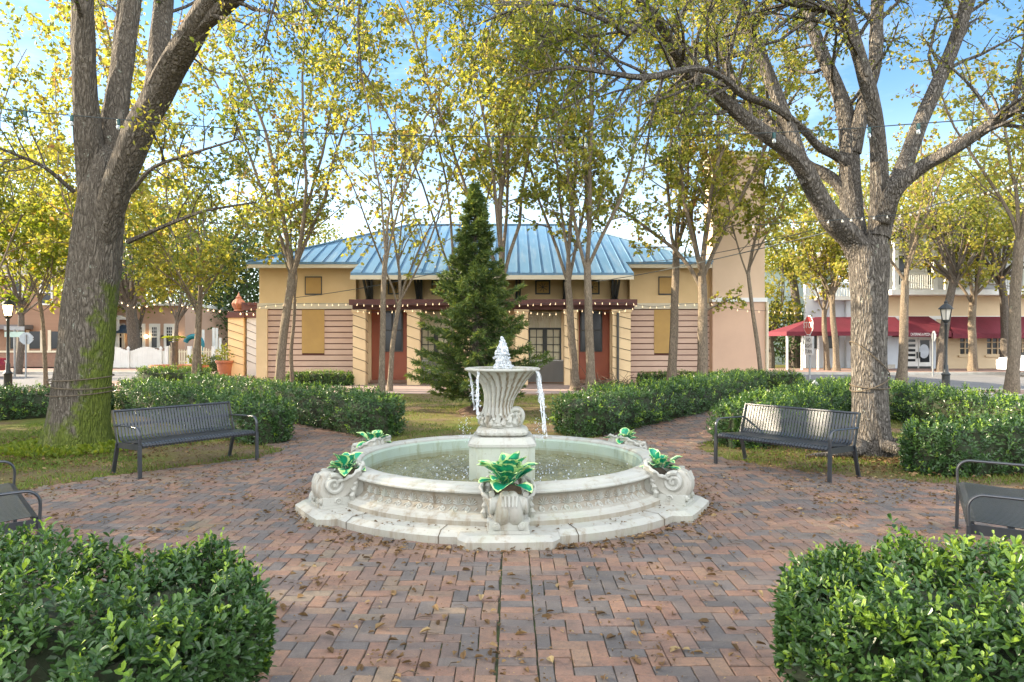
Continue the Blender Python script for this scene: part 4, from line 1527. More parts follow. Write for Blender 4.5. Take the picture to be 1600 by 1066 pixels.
m.tube([(bx(965.5, 27.8), 27.82, ZB), (bx(965.5, 27.8), 27.82, zp - .13)], .05, 8)
m.build('downpipe', M['bracket'], bd)

# hip roof with standing seams and the lower central eave
ex0, ex1, ey0, ey1, ez = bx(385, 28.3), bx(1113, 28.3), 28.3, 39.9, 4.93
rx0, rx1, ry, rz = -5.0, 2.95, 34.1, 7.36
cx0, cx1, cy = bx(548, 27.0), bx(990, 27.0), 26.95
sl = (rz - ez) / (ry - ey0)
cz = ez - sl * (ey0 - cy)
m = MB()
tk = .09
def slab(pts):
    lo = [(p[0], p[1], p[2] - tk) for p in pts]
    m.hexa(lo, pts)
slab([(ex0, ey0, ez), (ex1, ey0, ez), (rx1, ry, rz), (rx0, ry, rz)])
slab([(ex1, ey0 + .003, ez), (ex1, ey1, ez), (rx1, ry, rz)])
slab([(ex1, ey1, ez), (ex0, ey1, ez), (rx0, ry, rz), (rx1, ry, rz)])
slab([(ex0, ey1, ez), (ex0, ey0 + .003, ez), (rx0, ry, rz)])
slab([(cx0, cy, cz), (cx1, cy, cz), (cx1 - .1, ey0 - .003, ez), (cx0 + .1, ey0 - .003, ez)])
seam = lambda a, b: m.bar((a[0], a[1], a[2] + .018), (b[0], b[1], b[2] + .012), .02, .034)
for x in np.arange(ex0 + .3, ex1 - .1, .46):
    # the front slope, cut by the hips
    if x < rx0: t = (x - ex0) / (rx0 - ex0)
    elif x > rx1: t = (ex1 - x) / (ex1 - rx1)
    else: t = 1
    a = (x, ey0, ez)
    if cx0 + .1 < x < cx1 - .1: a = (x, cy, cz)
    seam(a, (x, ey0 + (ry - ey0) * t, ez + (rz - ez) * t))
for y in np.arange(ey0 + .4, ey1 - .3, .46):
    t = (y - ey0) / (ry - ey0) if y < ry else (ey1 - y) / (ey1 - ry)
    seam((ex0, y, ez), (ex0 + (rx0 - ex0) * t, y, ez + (rz - ez) * t))
    seam((ex1, y, ez), (ex1 + (rx1 - ex1) * t, y, ez + (rz - ez) * t))
for a, b in (((ex0, ey0, ez), (rx0, ry, rz)), ((ex1, ey0, ez), (rx1, ry, rz)), ((rx0, ry, rz), (rx1, ry, rz))):
    m.bar((a[0], a[1], a[2] + .03), (b[0], b[1], b[2] + .03), .16, .06)
m.build('roof', M['roof'], bd)
m = MB()
m.box(cx0, cx1, cy - .03, cy + .03, cz - .26, cz - tk - .003)
m.box(ex0, cx0 + .02, ey0 + .02, ey0 + .08, ez - .24, ez - tk - .003)
m.box(cx1 - .02, ex1, ey0 + .02, ey0 + .08, ez - .24, ez - tk - .003)
m.build('fascia', M['cream'], bd)
m = MB()
for x in np.arange(cx0 + .3, cx1, .62):
    m.bar((x, cy + .04, cz - .17), (x, YC - .01, cz - .17 + sl * (YC - cy)), .07, .11)
m.build('rafter_tails', M['bracket'], bd)

# pink tower at the right end
YT = 28.55
tw = thing('stucco_tower', 'tall cream stucco tower over a pink base at the right end of the pavilion', 'tower', (9.2, YT, 0))
x0, x1 = WX(1113.5, YT), WX(1196, YT)
zb = WZ(472, YT)
MB().box(x0, x1, YT, YT + 1.3, .006, zb).build('pink_base', M['pinkwall'], tw)
MB().box(x0 - .04, x1 + .06, YT - .06, YT + 1.36, zb + .003, zb + .17).build('band', M['white'], tw)
m = MB()
m.box(x0 + .003, x1 - .02, YT + .02, YT + 1.25, zb + .173, 9.2)
m.build('upper_shaft', simple('pale_pinkish_stucco', (0.66, 0.49, 0.34), (0.6, 0.44, 0.30), 0.6, 0.9, bump=0.25, bscale=60), tw)
m = MB()
m.box(x0 - .10, x1 + .10, YT - .08, YT + 1.35, 9.203, 9.42)
m.build('cornice', M['cream'], tw)
m = MB()
m.tube([(x1 + .05, YT - .05, .01), (x1 + .05, YT - .05, zb)], .06, 8)
m.build('downpipe', M['cream'], tw)

# free-standing pergola pier at the left with its terracotta finial
YPIER = 35.5
def pier(px, wpx, label, finial):
    x, w = WX(px, YPIER), wpx / F_PX * YPIER / 2
    z1 = WZ(497, YPIER)
    r = thing('garden_pier', label, 'pillar', (x, YPIER, 0), 'pergola piers left of the pavilion')
    m = MB()
    m.box(x - w, x + w, YPIER - w, YPIER + w, .012, z1)
    m.build('shaft', M['tan_pale'] if finial else M['siding'], r)
    m = MB()
    m.box(x - w - .08, x + w + .08, YPIER - w - .08, YPIER + w + .08, z1 + .003, z1 + .12)
    m.box(x - w - .02, x + w + .02, YPIER - w - .02, YPIER + w + .02, z1 + .123, z1 + .3)
    m.build('cap', M['pergola'], r)
    if finial:
        m = MB()
        m.lathe([(.12, z1 + .3), (.25, z1 + .36), (.2, z1 + .42), (.30, z1 + .6), (.33, z1 + .72), (.25, z1 + .86), (.12, z1 + .98), (.14, z1 + 1.04), (.05, z1 + 1.14), (.01, z1 + 1.3)], 20, (x, YPIER, 0), mod=lambda th, t: 1 + .12 * np.cos(th * 8) * math.sin(PI * t))
        m.build('finial', M['terracotta'], r, smooth=True)
    m = MB()
    for kk in range(6):
        z = .8 + kk * .38
        m.tube([(x - w - .01, YPIER - w - .012, z), (x + w + .01, YPIER - w - .012, z - .25)], .012, 5)
    m.build('wound_cord', M['rope'], r)
pier(373, 24, 'tan pier topped by a terracotta artichoke finial left of the pavilion', True)
pier(398, 18, 'plain pale pier half hidden behind the left corner of the pavilion', False)
m = MB()
xa, xb = WX(366, YPIER), WX(425, YPIER)
z1 = WZ(484, YPIER)
for yy in (YPIER - .3, YPIER + .3):
    m.box(xa + .5, xb, yy - .05, yy + .05, z1 - .05, z1 + .2)
for kk in range(6):
    x = xa + .7 + kk * .3
    m.box(x - .03, x + .03, YPIER - .8, YPIER + .8, z1 + .203, z1 + .33)
tag(m.build('pergola_beam', M['pergola'], None, at=((xa + xb) / 2, YPIER, z1)), 'oxblood timber pergola beam reaching from the left piers to the pavilion', 'beam')

# ================================================================== RIGHT: SHOPS
YS = 42.0
sh = thing('corner_shop', 'two storey cream restaurant with burgundy awnings and white upper porch', 'building', (20, YS, 0))
sx = lambda px: WX(px, YS)
sz = lambda py: WZ(py, YS)
m = MB()
m.box(sx(1462), sx(1500), YS, YS + .3, .1, sz(495))
m.box(sx(1518), sx(1542), YS, YS + .3, .1, sz(495))
m.box(sx(1578), sx(1590), YS, YS + .3, .1, sz(495))
m.box(sx(1626), sx(1720), YS, YS + .3, .1, sz(495))
for a, b in ((1500, 1518), (1542, 1578), (1590, 1626)):
    m.box(sx(a), sx(b), YS, YS + .3, .1, sz(554))
    m.box(sx(a), sx(b), YS, YS + .3, sz(524), sz(495))
m.build('cream_wall', M['creamwall'], sh)
m = MB()
m.box(sx(1386), sx(1412), YS - .05, YS + .3, .1, sz(495))
m.box(sx(1456), sx(1462) - .003, YS - .05, YS + .3, .1, sz(495))
m.box(sx(1412), sx(1456), YS - .05, YS + .3, sz(528), sz(495))
m.box(sx(1335), sx(1386) - .003, YS + 1.0, YS + 1.3, .1, sz(440))
m.build('white_wall', M['bluewhite'], sh)
MB().box(sx(1380), sx(1720), YS - .08, YS + .3, sz(495) + .003, sz(463)).build('frieze_wall', M['creamwall'], sh)
m = MB()
m.box(sx(1375), sx(1722), YS - 1.3, YS + .3, sz(463) + .003, sz(455))
m.box(sx(1380), sx(1722), YS - .12, YS - .083, sz(499), sz(494))
for px in (1384, 1443, 1462, 1540, 1580, 1640):
    m.box(sx(px) - .12, sx(px) + .12, YS - 1.2, YS - 1.0, sz(455), sz(385))
m.box(sx(1380), sx(1722), YS - 1.3, YS - .9, sz(385) + .003, sz(378))
m.build('porch_frame', M['white'], sh)
m = MB()
for (a, b) in ((1388, 1441), (1545, 1577), (1584, 1638)):
    for x in np.arange(sx(a), sx(b), .13):
        m.box(x - .02, x + .02, YS - 1.12, YS - 1.08, sz(453), sz(431))
    m.box(sx(a), sx(b), YS - 1.14, YS - 1.06, sz(431), sz(429))
m.build('porch_balustrade', M['white'], sh)
m = MB()
for kk in range(24):
    z = sz(455) + kk * .17
    m.hexa([(sx(1384), YS + .0, z), (sx(1720), YS + .0, z), (sx(1720), YS + .3, z), (sx(1384), YS + .3, z)], [(sx(1384), YS + .03, z + .165), (sx(1720), YS + .03, z + .165), (sx(1720), YS + .3, z + .165), (sx(1384), YS + .3, z + .165)])
m.build('upper_siding', M['siding'], sh)
for a, b in ((1400, 1412), (1448, 1458), (1486, 1500), (1522, 1535), (1555, 1568), (1600, 1614)):
    m = MB()
    m.box(sx(a) - .1, sx(b) + .1, YS - .06, YS - .003, sz(447), sz(397))
    w = m.build('upper_window', M['white'], sh)
    MB().box(sx(a), sx(b), YS - .075, YS - .061, sz(445), sz(400)).build('pane', M['glass'], w)
m = MB()
for xa_, xb_, hz in ((1388, 1450, 330), (1450, 1640, 318)):
    xm = (sx(xa_) + sx(xb_)) / 2
    z0 = sz(378) + .003
    for (p, q) in ((sx(xa_) - .5, xm), (sx(xb_) + .5, xm)):
        m.hexa([(p, YS - 1.6, z0), (q, YS - 1.6, sz(hz)), (q, YS - 1.6, sz(hz) + .2), (p, YS - 1.6, z0 + .2)], [(p, YS + 9, z0), (q, YS + 9, sz(hz)), (q, YS + 9, sz(hz) + .2), (p, YS + 9, z0 + .2)])
m.build('gable_roof', M['darkroof'], sh)
m = MB()
for xa_, xb_, hz in ((1388, 1450, 330), (1450, 1640, 318)):
    xm = (sx(xa_) + sx(xb_)) / 2
    z0 = sz(378) + .006
    m.hexa([(sx(xa_), YS - .9, z0), (sx(xb_), YS - .9, z0), (xm, YS - .9, sz(hz) - .05)], [(sx(xa_), YS, z0), (sx(xb_), YS, z0), (xm, YS, sz(hz) - .05)])
m.build('gable', M['siding'], sh)
for a, b in ((1500, 1518), (1542, 1578), (1590, 1626)):
    MB().box(sx(a), sx(b), YS + .10, YS + .13, sz(554), sz(524)).build('pane', M['glass'], sh)
    m = MB()
    x0, x1 = sx(a), sx(b)
    nn = 3 if b - a < 25 else 5
    for kk in range(nn):
        xx = x0 + (x1 - x0) * kk / (nn - 1)
        m.box(xx - .035, xx + .035, YS + .04, YS + .10, sz(554), sz(524))
    for zz in (554, 544.5, 535, 525):
        m.box(x0, x1, YS + .043, YS + .097, sz(zz) - .03, sz(zz) + .03)
    m.box(x0 - .12, x1 + .12, YS - .1, YS - .002, sz(558), sz(555))
    m.build('window_frame', M['creamwall'], sh)
# double door with slatted panes
for (a, b, typ) in ((1413.5, 1434, 0), (1435, 1455, 1)):
    x0, x1 = sx(a), sx(b)
    m = MB()
    m.box(x0, x1, YS - .02, YS + .06, .13, sz(528) - .003)
    d = m.build('shop_door', M['white'], sh)
    m = MB()
    if typ == 0:
        for py in (532.5, 540, 547.5, 555, 563):
            m.box(x0 + .05, x1 - .16, YS - .032, YS - .021, sz(py + 2), sz(py - 2))
    else:
        m.box(x0 + .09, x1 - .12, YS - .032, YS - .021, sz(566), sz(531.5))
    m.build('pane', M['glass'], d)
    if typ == 1:
        m = MB()
        cxx = (x0 + .09 + x1 - .12) / 2 - .05
        q = [(cxx + .30 * math.cos(a_), YS - .036, sz(549) + .42 * math.sin(a_)) for a_ in np.linspace(0, 2 * PI, 28, endpoint=False)]
        m.add(q, [tuple(range(28))[::-1]])
        m.build('frosted_roundel', M['signgrey'], d)
    m = MB()
    m.box(x0 + .03, x1 - .03, YS - .03, YS - .021, sz(577), sz(572.5))
    m.build('kick_plate', M['black'], d)
    hx = x1 - .07 if typ == 0 else x0 + .045
    MB().bar((hx, YS - .07, sz(560)), (hx, YS - .07, sz(550)), .05, .05, up=(0, 1, 0)).build('handle', M['black'], d)
m = MB()
m.add([(0, 0, 0)] * 0 or [(sx(1385), YS - .085, .11)] * 0 + [(sx(1386), YS - .055, .12), (sx(1398), YS - .055, .12), (sx(1398), YS - .055, .35), (sx(1386), YS - .055, .35)], [(0, 1, 2, 3)])
m.build('wall_base', M['kerb'], sh)


def awning(label, x0, x1, ztop, zbot, proj, letter=None, hipped=True):
    r = thing('awning', label, 'awning', ((x0 + x1) / 2, YS - .13, zbot), 'burgundy awnings of the corner shop')
    m = MB()
    y1 = YS - .13 - proj
    k = 6
    V, F = [], []
    nx = max(8, int((x1 - x0) / .3))
    for i in range(k + 1):
        t = i / k
        for j in range(nx + 1):
            s = j / nx
            ins = .55 * (1 - t) if hipped else 0
            x = x0 + ins + (x1 - x0 - 2 * ins) * s
            V.append((x, YS - .13 - proj * t, ztop + (zbot + .28 - ztop) * t + .035 * math.sin(t * PI) * math.sin(s * nx * .9)))
    for i in range(k):
        for j in range(nx):
            F.append((i * (nx + 1) + j, i * (nx + 1) + j + 1, (i + 1) * (nx + 1) + j + 1, (i + 1) * (nx + 1) + j))
    m.add(V, F)
    m.hexa([(x0, y1 - .02, zbot), (x1, y1 - .02, zbot), (x1, y1, zbot), (x0, y1, zbot)], [(x0, y1 - .02, zbot + .28), (x1, y1 - .02, zbot + .28), (x1, y1, zbot + .28), (x0, y1, zbot + .28)])
    for x in (x0, x1):
        xi = x + (.55 if x == x0 else -.55) * (1 if hipped else 0)
        m.hexa([(x, y1, zbot), (x, YS - .13, zbot), (xi, YS - .13, ztop), (x, y1, zbot + .28)], [(x + .01, y1, zbot), (x + .01, YS - .13, zbot), (xi + .01, YS - .13, ztop), (x + .01, y1, zbot + .28)])
    m.build('canvas', M['awning'], r)
    if letter:
        # a bare valance line below the canvas carries the white lettering
        mt = Matrix.Translation(Vector((WX(1426, y1), y1 - .026, zbot + .13)) - Vector(r.location)) @ Matrix.Rotation(PI / 2, 4, 'X') @ Matrix.Diagonal((.66, 1, 1, 1))
        text_mesh(letter, .22, M['lettering'], r, 'lettering', mt, .004, .9)
    return r


awning('burgundy awning with white lettering over the white double doors', sx(1392), sx(1463), sz(494.5), sz(526.5), 1.3, 'CACCIATORE CATERING & PIZZA')
awning('plain long burgundy awning over the multi-pane windows', sx(1465), sx(1690), sz(495), sz(529), 1.3)
# entrance canopy on posts at the left of the shop
cn = thing('entrance_canopy', 'burgundy entrance canopy on slim white posts over the pavement left of the forked trunk', 'canopy', (sx(1265), YS - 1, 0))
m = MB()
xa, xb, xm_ = sx(1207), sx(1390), sx(1268)
y0, y1 = YS - 2.2, YS + 1.0
zt_, zb_ = sz(496), sz(519)
ym = (y0 + y1) / 2
m.add([(xa, y0, zb_), (xb, y0, zb_), (xb, ym, zt_), (xm_, ym, zt_), (xa, y1, zb_), (xb, y1, zb_)], [(0, 1, 2, 3), (0, 3, 4), (3, 2, 5, 4)])
m.hexa([(xa, y0 - .02, zb_ - .24), (xb, y0 - .02, zb_ - .24), (xb, y0, zb_ - .24), (xa, y0, zb_ - .24)], [(xa, y0 - .02, zb_), (xb, y0 - .02, zb_), (xb, y0, zb_), (xa, y0, zb_)])
m.hexa([(xa - .02, y0, zb_ - .24), (xa, y0, zb_ - .24), (xa, y1, zb_ - .24), (xa - .02, y1, zb_ - .24)], [(xa - .02, y0, zb_), (xa, y0, zb_), (xa, y1, zb_), (xa - .02, y1, zb_)])
m.build('canvas', M['awning'], cn)
for px in (1209, 1231, 1255, 1282, 1330):
    MB().tube([(sx(px), y0 + .15, .11), (sx(px), y0 + .15, zb_)], .065, 10).build('post', M['white'], cn)
nb = thing('pale_annex', 'pale blue white shop annex with dark windows behind the entrance canopy', 'building', (sx(1300), YS + 1.2, 0))
m = MB()
m.box(sx(1272), sx(1336), YS + 1.25, YS + 1.5, .1, sz(440))
m.build('wall', M['bluewhite'], nb)
for a, b in ((1276, 1292), (1304, 1326)):
    MB().box(sx(a), sx(b), YS + 1.2, YS + 1.247, sz(545), sz(516)).build('window', M['glass'], nb)
m = MB()
m.box(sx(1285), sx(1345), YS + .6, YS + 1.6, sz(468), sz(462))
for x in np.arange(sx(1286), sx(1344), .16):
    m.box(x - .02, x + .02, YS + .66, YS + .7, sz(462), sz(445))
m.box(sx(1285), sx(1345), YS + .64, YS + .72, sz(445), sz(443.5))
m.build('balcony', M['white'], nb)
nb2 = thing('pale_green_building', 'pale mint building glimpsed through leaves beyond the tower', 'building', (sx(1240), 52, 0))
m = MB()
m.box(WX(1190, 52), WX(1310, 52), 52, 58, .0, WZ(420, 52))
m.build('wall', simple('pale_mint_wall', (0.55, 0.68, 0.68), (0.5, 0.6, 0.62), .5, .8), nb2)
for px in (1205, 1232, 1258, 1284):
    MB().box(WX(px, 52), WX(px + 12, 52), 51.95, 52, WZ(505, 52), WZ(470, 52)).build('window', M['glass'], nb2)
m = MB()
m.box(WX(1188, 52), WX(1312, 52), 51.7, 58.2, WZ(420, 52) + .003, WZ(414, 52))
m.build('cornice', M['white'], nb2)

# ================================================================== LEFT: HOUSES AND FENCE
YL = 45.0
lx = lambda px: WX(px, YL)
lz = lambda py: WZ(py, YL)
hb = thing('brown_townhouse', 'brown sided townhouse with a brick base across the left street', 'building', (lx(40), YL, 0))
MB().box(lx(-160), lx(112), YL, YL + 9, lz(549) + .003, lz(432)).build('wall', M['brownsiding'], hb)
MB().box(lx(-160), lx(112), YL - .08, YL + 9, .1, lz(549)).build('brick_base', M['wallbrick'], hb)
MB().box(lx(-162), lx(114), YL - .14, YL - .083, lz(551), lz(548)).build('sill_band', M['cream'], hb)
for (a, b, c, d) in ((22, 35, 474, 440), (66, 80, 474, 440), (-40, -26, 474, 440)):
    m = MB()
    m.box(lx(a) - .14, lx(b) + .14, YL - .07, YL - .003, lz(c) - .12, lz(d) + .12)
    w = m.build('upper_window', M['white'], hb)
    m = MB()
    m.box(lx(a), lx(b), YL - .085, YL - .071, lz(c), lz((c + d) / 2) - .04)
    m.box(lx(a), lx(b), YL - .085, YL - .071, lz((c + d) / 2) + .04, lz(d))
    m.build('pane', M['glass'], w)
for (a, b) in ((16, 28), (30, 38), (46, 64), (80, 100)):
    MB().box(lx(a), lx(b), YL - .03, YL - .003, lz(545), lz(518)).build('shopfront_window', M['glass'], hb)
m = MB()
for px in (14, 29, 44, 66, 78, 101):
    m.box(lx(px) - .1, lx(px) + .1, YL - .06, YL - .002, lz(548) + .004, lz(516))
m.build('shopfront_frame', M['cream'], hb)
MB().box(lx(-5), lx(52), YL - 1.2, YL - .01, lz(515), lz(508)).build('canopy', M['darkroof'], hb)
m = MB()
m.hexa([(lx(-165), YL - .5, lz(432) + .003), (lx(117), YL - .5, lz(432) + .003), (lx(117), YL + 9.5, lz(432) + .003), (lx(-165), YL + 9.5, lz(432) + .003)],
       [(lx(-140), YL + 3.5, lz(375)), (lx(92), YL + 3.5, lz(375)), (lx(92), YL + 5.5, lz(375)), (lx(-140), YL + 5.5, lz(375))])
m.build('roof', M['darkroof'], hb)

YH = 50.0
hx_ = lambda px: WX(px, YH)
hz_ = lambda py: WZ(py, YH)
hp = thing('peach_house', 'peach stucco house with tall white framed windows behind the picket fence', 'building', (hx_(230), YH, 0))
MB().box(hx_(150), hx_(289), YH, YH + 8, 0, hz_(478)).build('wall', M['peach'], hp)
for (a, b) in ((182, 191), (215, 223), (238, 246), (261, 270)):
    m = MB()
    m.box(hx_(a) - .2, hx_(b) + .2, YH - .08, YH - .003, hz_(544), hz_(506))
    w = m.build('window_frame', M['white'], hp)
    m = MB()
    m.box(hx_(a), hx_(b), YH - .095, YH - .081, hz_(543), hz_(527.5))
    for q in range(3):
        for r in range(3):
            wx = (hx_(b) - hx_(a)) / 3
            wz = (hz_(511) - hz_(526)) / 3
            m.box(hx_(a) + q * wx + .02, hx_(a) + (q + 1) * wx - .02, YH - .095, YH - .081, hz_(526) + r * wz + .02, hz_(526) + (r + 1) * wz - .02)
    m.build('pane', M['glass'], w)
m = MB()
for px in (176, 197.5):
    m.box(hx_(px) - .12, hx_(px) + .12, YH - 1.3, YH - 1.1, 0, hz_(500))
m.box(hx_(174), hx_(200), YH - 1.4, YH - .01, hz_(500) + .003, hz_(494))
m.build('porch_posts', M['white'], hp)
m = MB()
m.hexa([(hx_(196), YH - 1.6, hz_(521)), (hx_(208), YH - 1.6, hz_(521)), (hx_(208), YH - .01, hz_(521)), (hx_(196), YH - .01, hz_(521))], [(hx_(196), YH - .5, hz_(508)), (hx_(206), YH - .5, hz_(508)), (hx_(206), YH - .01, hz_(508)), (hx_(196), YH - .01, hz_(508))])
m.build('blue_door_hood', simple('dark_blue_hood', (0.02, .05, .09), None, 2, .6), hp)
for px in (205, 231, 278, 255):
    m = MB()
    m.box(hx_(px) - .07, hx_(px) + .07, YH - .15, YH - .003, hz_(529), hz_(524))
    s = m.build('wall_lantern', M['black'], hp)
    if px != 255:
        MB().ball((hx_(px), YH - .22, hz_(526)), .13, 10, 6).build('glow', M['lampglass'], s)
m = MB()
m.box(hx_(148), hx_(291), YH - .3, YH + 8.2, hz_(478) + .003, hz_(473))
m.build('cornice', M['white'], hp)

YF = 43.2
fx = lambda px: WX(px, YF)
fz = lambda py: WZ(py, YF)
fe = thing('board_fence', 'white scalloped board fence in front of the peach house', 'fence', (fx(220), YF, 0))
m = MB()
x = fx(150)
while x < fx(258):
    ph = (x - fx(150)) / 2.0 % 1
    zt_ = fz(548.5) + .26 * abs(math.sin(PI * ph)) ** 1.5
    m.box(x, x + .145, YF, YF + .03, .12, zt_)
    x += .15
m.build('boards', M['white'], fe)
for kk in range(5):
    xx = fx(150) + kk * 2.0
    if xx < fx(262):
        m = MB()
        m.box(xx - .07, xx + .07, YF - .08, YF - .003, .1, fz(545))
        m.hexa([(xx - .1, YF - .11, fz(545) + .002), (xx + .1, YF - .11, fz(545) + .002), (xx + .1, YF + .03, fz(545) + .002), (xx - .1, YF + .03, fz(545) + .002)], [(xx - .01, YF - .05, fz(541)), (xx + .01, YF - .05, fz(541)), (xx + .01, YF - .03, fz(541)), (xx - .01, YF - .03, fz(541))])
        m.build('post', M['white'], fe)
pf = thing('picket_fence', 'open cream picket fence in front of the playground', 'fence', (fx(320), YF, 0))
m = MB()
x = fx(264)
while x < fx(400):
    ph = (x - fx(264)) / 1.9 % 1
    zt_ = fz(545) + .25 * (ph - .5) ** 2 * 4 - .12
    m.hexa([(x, YF, .1), (x + .075, YF, .1), (x + .075, YF + .025, .1), (x, YF + .025, .1)], [(x, YF, zt_), (x + .075, YF, zt_), (x + .075, YF + .025, zt_), (x, YF + .025, zt_)])
    m.hexa([(x, YF, zt_), (x + .075, YF, zt_), (x + .075, YF + .025, zt_), (x, YF + .025, zt_)], [(x + .03, YF, zt_ + .07), (x + .045, YF, zt_ + .07), (x + .045, YF + .025, zt_ + .07), (x + .03, YF + .025, zt_ + .07)])
    x += .15
for z in (.45, 1.05):
    m.box(fx(262), fx(400), YF + .028, YF + .07, z, z + .09)
m.build('pickets', M['picket'], pf)
for px in (261, 296.5, 334, 381):
    MB().box(fx(px) - .1, fx(px) + .1, YF - .1, YF + .1, .1, fz(541)).build('post', M['white'], pf)
pg = thing('play_frame', 'white and teal playground frame behind the picket fence', 'playground', (WX(318, 46), 46, 0))
for px, t_ in ((307, 515), (312, 512), (323.5, 512), (328.5, 512), (338, 528), (344, 528)):
    MB().tube([(WX(px, 46), 46 + (px % 2), 0), (WX(px, 46), 46 + (px % 2), WZ(t_, 46))], .09, 8).build('post', M['white'], pg)
m = MB()
c_ = P(309, 545, 46)
m.tube([c_ + [.55 * math.cos(a), -.6, .55 * math.sin(a) + .25] for a in np.linspace(2.8, -.4, 14)] + [c_ + [.62, -.7, -.6]], .17, 8)
m.build('slide_tube', M['teal'], pg)

# pots and planters on the forecourt
def pot(label, x, y, r, h, plant, leafm, n, ph, kind='bush'):
    t_ = thing('terracotta_pot', label, 'planter', (x, y, .012))
    m = MB()
    m.lathe([(r * .7, .012), (r * .78, h * .4), (r * .9, h * .85), (r * 1.02, h * .86), (r * 1.02, h), (r * .9, h), (r * .85, h * .9), (.02, h * .88)], 24, (x, y, 0))
    m.build('pot', M['terracotta'], t_, smooth=True)
    m = MB()
    if kind == 'bush':
        p = rvec(n) * (rng.rand(n) ** .4)[:, None] * np.array([r * 1.1, r * 1.1, ph]) + np.array([x, y, h + ph * .55])
        leaves(m, p, rvec(n) + np.array([0, 0, .5]), rvec(n), np.full(n, .14), .5, np.clip(.5 + rng.normal(size=n) * .25, 0, 1))
    else:
        for q in range(16):
            a = q * 2.4
            o = np.array([math.cos(a), math.sin(a), 0])
            pts = [np.array([x, y, h + ph]) + o * .36 * s + np.array([0, 0, .75 * s - .55 * s * s]) for s in np.linspace(0, 1, 9)]
            for i in range(1, 9):
                for sg in (-1, 1):
                    tt = np.array([-o[1], o[0], 0]) * sg
                    leaves(m, np.array([pts[i]]), np.array([tt + o * .9 + [0, 0, -.25]]), np.array([[0, 0, 1.0]]), np.array([.2]), .2, np.array([.3 + .4 * rng.rand()]))
        mm = MB()
        mm.tube([(x, y, h * .85), (x + .02, y, h + ph * .5), (x, y, h + ph)], [.16, .12, .14], 10)
        mm.build('palm_stem', M['bark_d'], t_)
    m.build('leaves', leafm, t_)
    return t_


pot('small potted palm in a wide terracotta bowl above the boxwood ring', WX(272, 29.5), 29.5, .95, .75, 1, M['leaf_lime'], 0, .95, 'palm')
pot('tall terracotta pot of green shrubs left of the tan pier', WX(352, 35.2), 35.2, .46, .78, 1, M['leaf_lime'], 260, .5)
pot('dark wide pot of greenery between the palm and the tan pier', WX(309, 33.5), 33.5, .48, .6, 1, M['leaf_lime'], 240, .4)
pot('low terracotta planter half hidden behind the tan pier', WX(387, 36.8), 36.8, .45, .7, 1, M['leaf_dark'], 120, .3)
b_ = thing('round_shrub', 'small round green shrub between the pots on the forecourt', 'shrub', (WX(337, 37), 37, 0))
m = MB()
n = 700
p = rvec(n) * (rng.rand(n) ** .33)[:, None] * .5 + np.array([WX(337, 37), 37, .5])
leaves(m, p, rvec(n), rvec(n), np.full(n, .13), .5)
m.build('foliage', M['leaf_dark'], b_)

# cars just peeping in at both edges
def car(label, loc, rot, paint):
    r = thing('parked_car', label, 'car', (0, 0, 0))
    prof = [(-2.2, .35), (-2.25, .75), (-2.1, .95), (-1.5, 1.02), (-.9, 1.42), (.5, 1.45), (1.2, 1.02), (2.1, .9), (2.25, .6), (2.2, .32)]
    m = MB()
    rows = []
    for sx_, sc_ in ((-.86, .97), (-.8, 1.0), (.8, 1.0), (.86, .97)):
        rows.append([(x_ * (1 if abs(sx_) < .85 else .985), sx_ * (1 if z_ < 1.0 else .84), z_ * sc_) for x_, z_ in prof])
    V = [p_ for r_ in rows for p_ in r_]
    k = len(prof)
    F = [tuple(range(k))[::-1], tuple(range(3 * k, 4 * k))]
    for i in range(3):
        for j in range(k):
            F.append((i * k + j, i * k + (j + 1) % k, (i + 1) * k + (j + 1) % k, (i + 1) * k + j))
    m.add(V, F)
    m.build('body', paint, r, smooth=False)
    m = MB()
    for s in (-1, 1):
        q = [(-1.35, s * .80, 1.02), (-.88, s * .715, 1.36), (.45, s * .715, 1.38), (1.0, s * .80, 1.04)]
        m.add([(a, b * 1.03, c) for a, b, c in q], [(0, 1, 2, 3)] if s < 0 else [(3, 2, 1, 0)])
    m.add([(-1.52, -.68, 1.04), (-1.52, .68, 1.04), (-.95, .62, 1.41), (-.95, -.62, 1.41)], [(0, 1, 2, 3)])
    m.add([(1.23, -.68, 1.04), (1.23, .68, 1.04), (.56, .62, 1.44), (.56, -.62, 1.44)], [(3, 2, 1, 0)])
    m.build('windows', M['glass'], r)
    for xx in (-1.4, 1.35):
        for yy in (-.84, .84):
            m = MB()
            m.tube([(xx, yy - .1, .33), (xx, yy + .1, .33)], .33, 20)
            w = m.build('wheel', M['rubber'], r)
            MB().tube([(xx, yy - .105, .33), (xx, yy + .105, .33)], .19, 12).build('rim', M['signgrey'], w)
    for yy in (-.65, .65):
        MB().box(2.1, 2.245, yy - .15, yy + .15, .66, .8).build('headlight', M['lampclear'], r)
        MB().box(-2.27, -2.12, yy - .15, yy + .15, .7, .86).build('tail_light', M['signred'], r)
    r.location = loc
    r.rotation_euler = (0, 0, rot)
car('dark red car nosing into the left edge of the photo behind the street lamp', (WX(-95, 33), 33.6, .01), .1, M['carpaint'])
car('white car nosing into the right edge of the photo behind the pale trunk', (WX(1652, 34.5), 34.8, .01), PI, M['carwhite'])

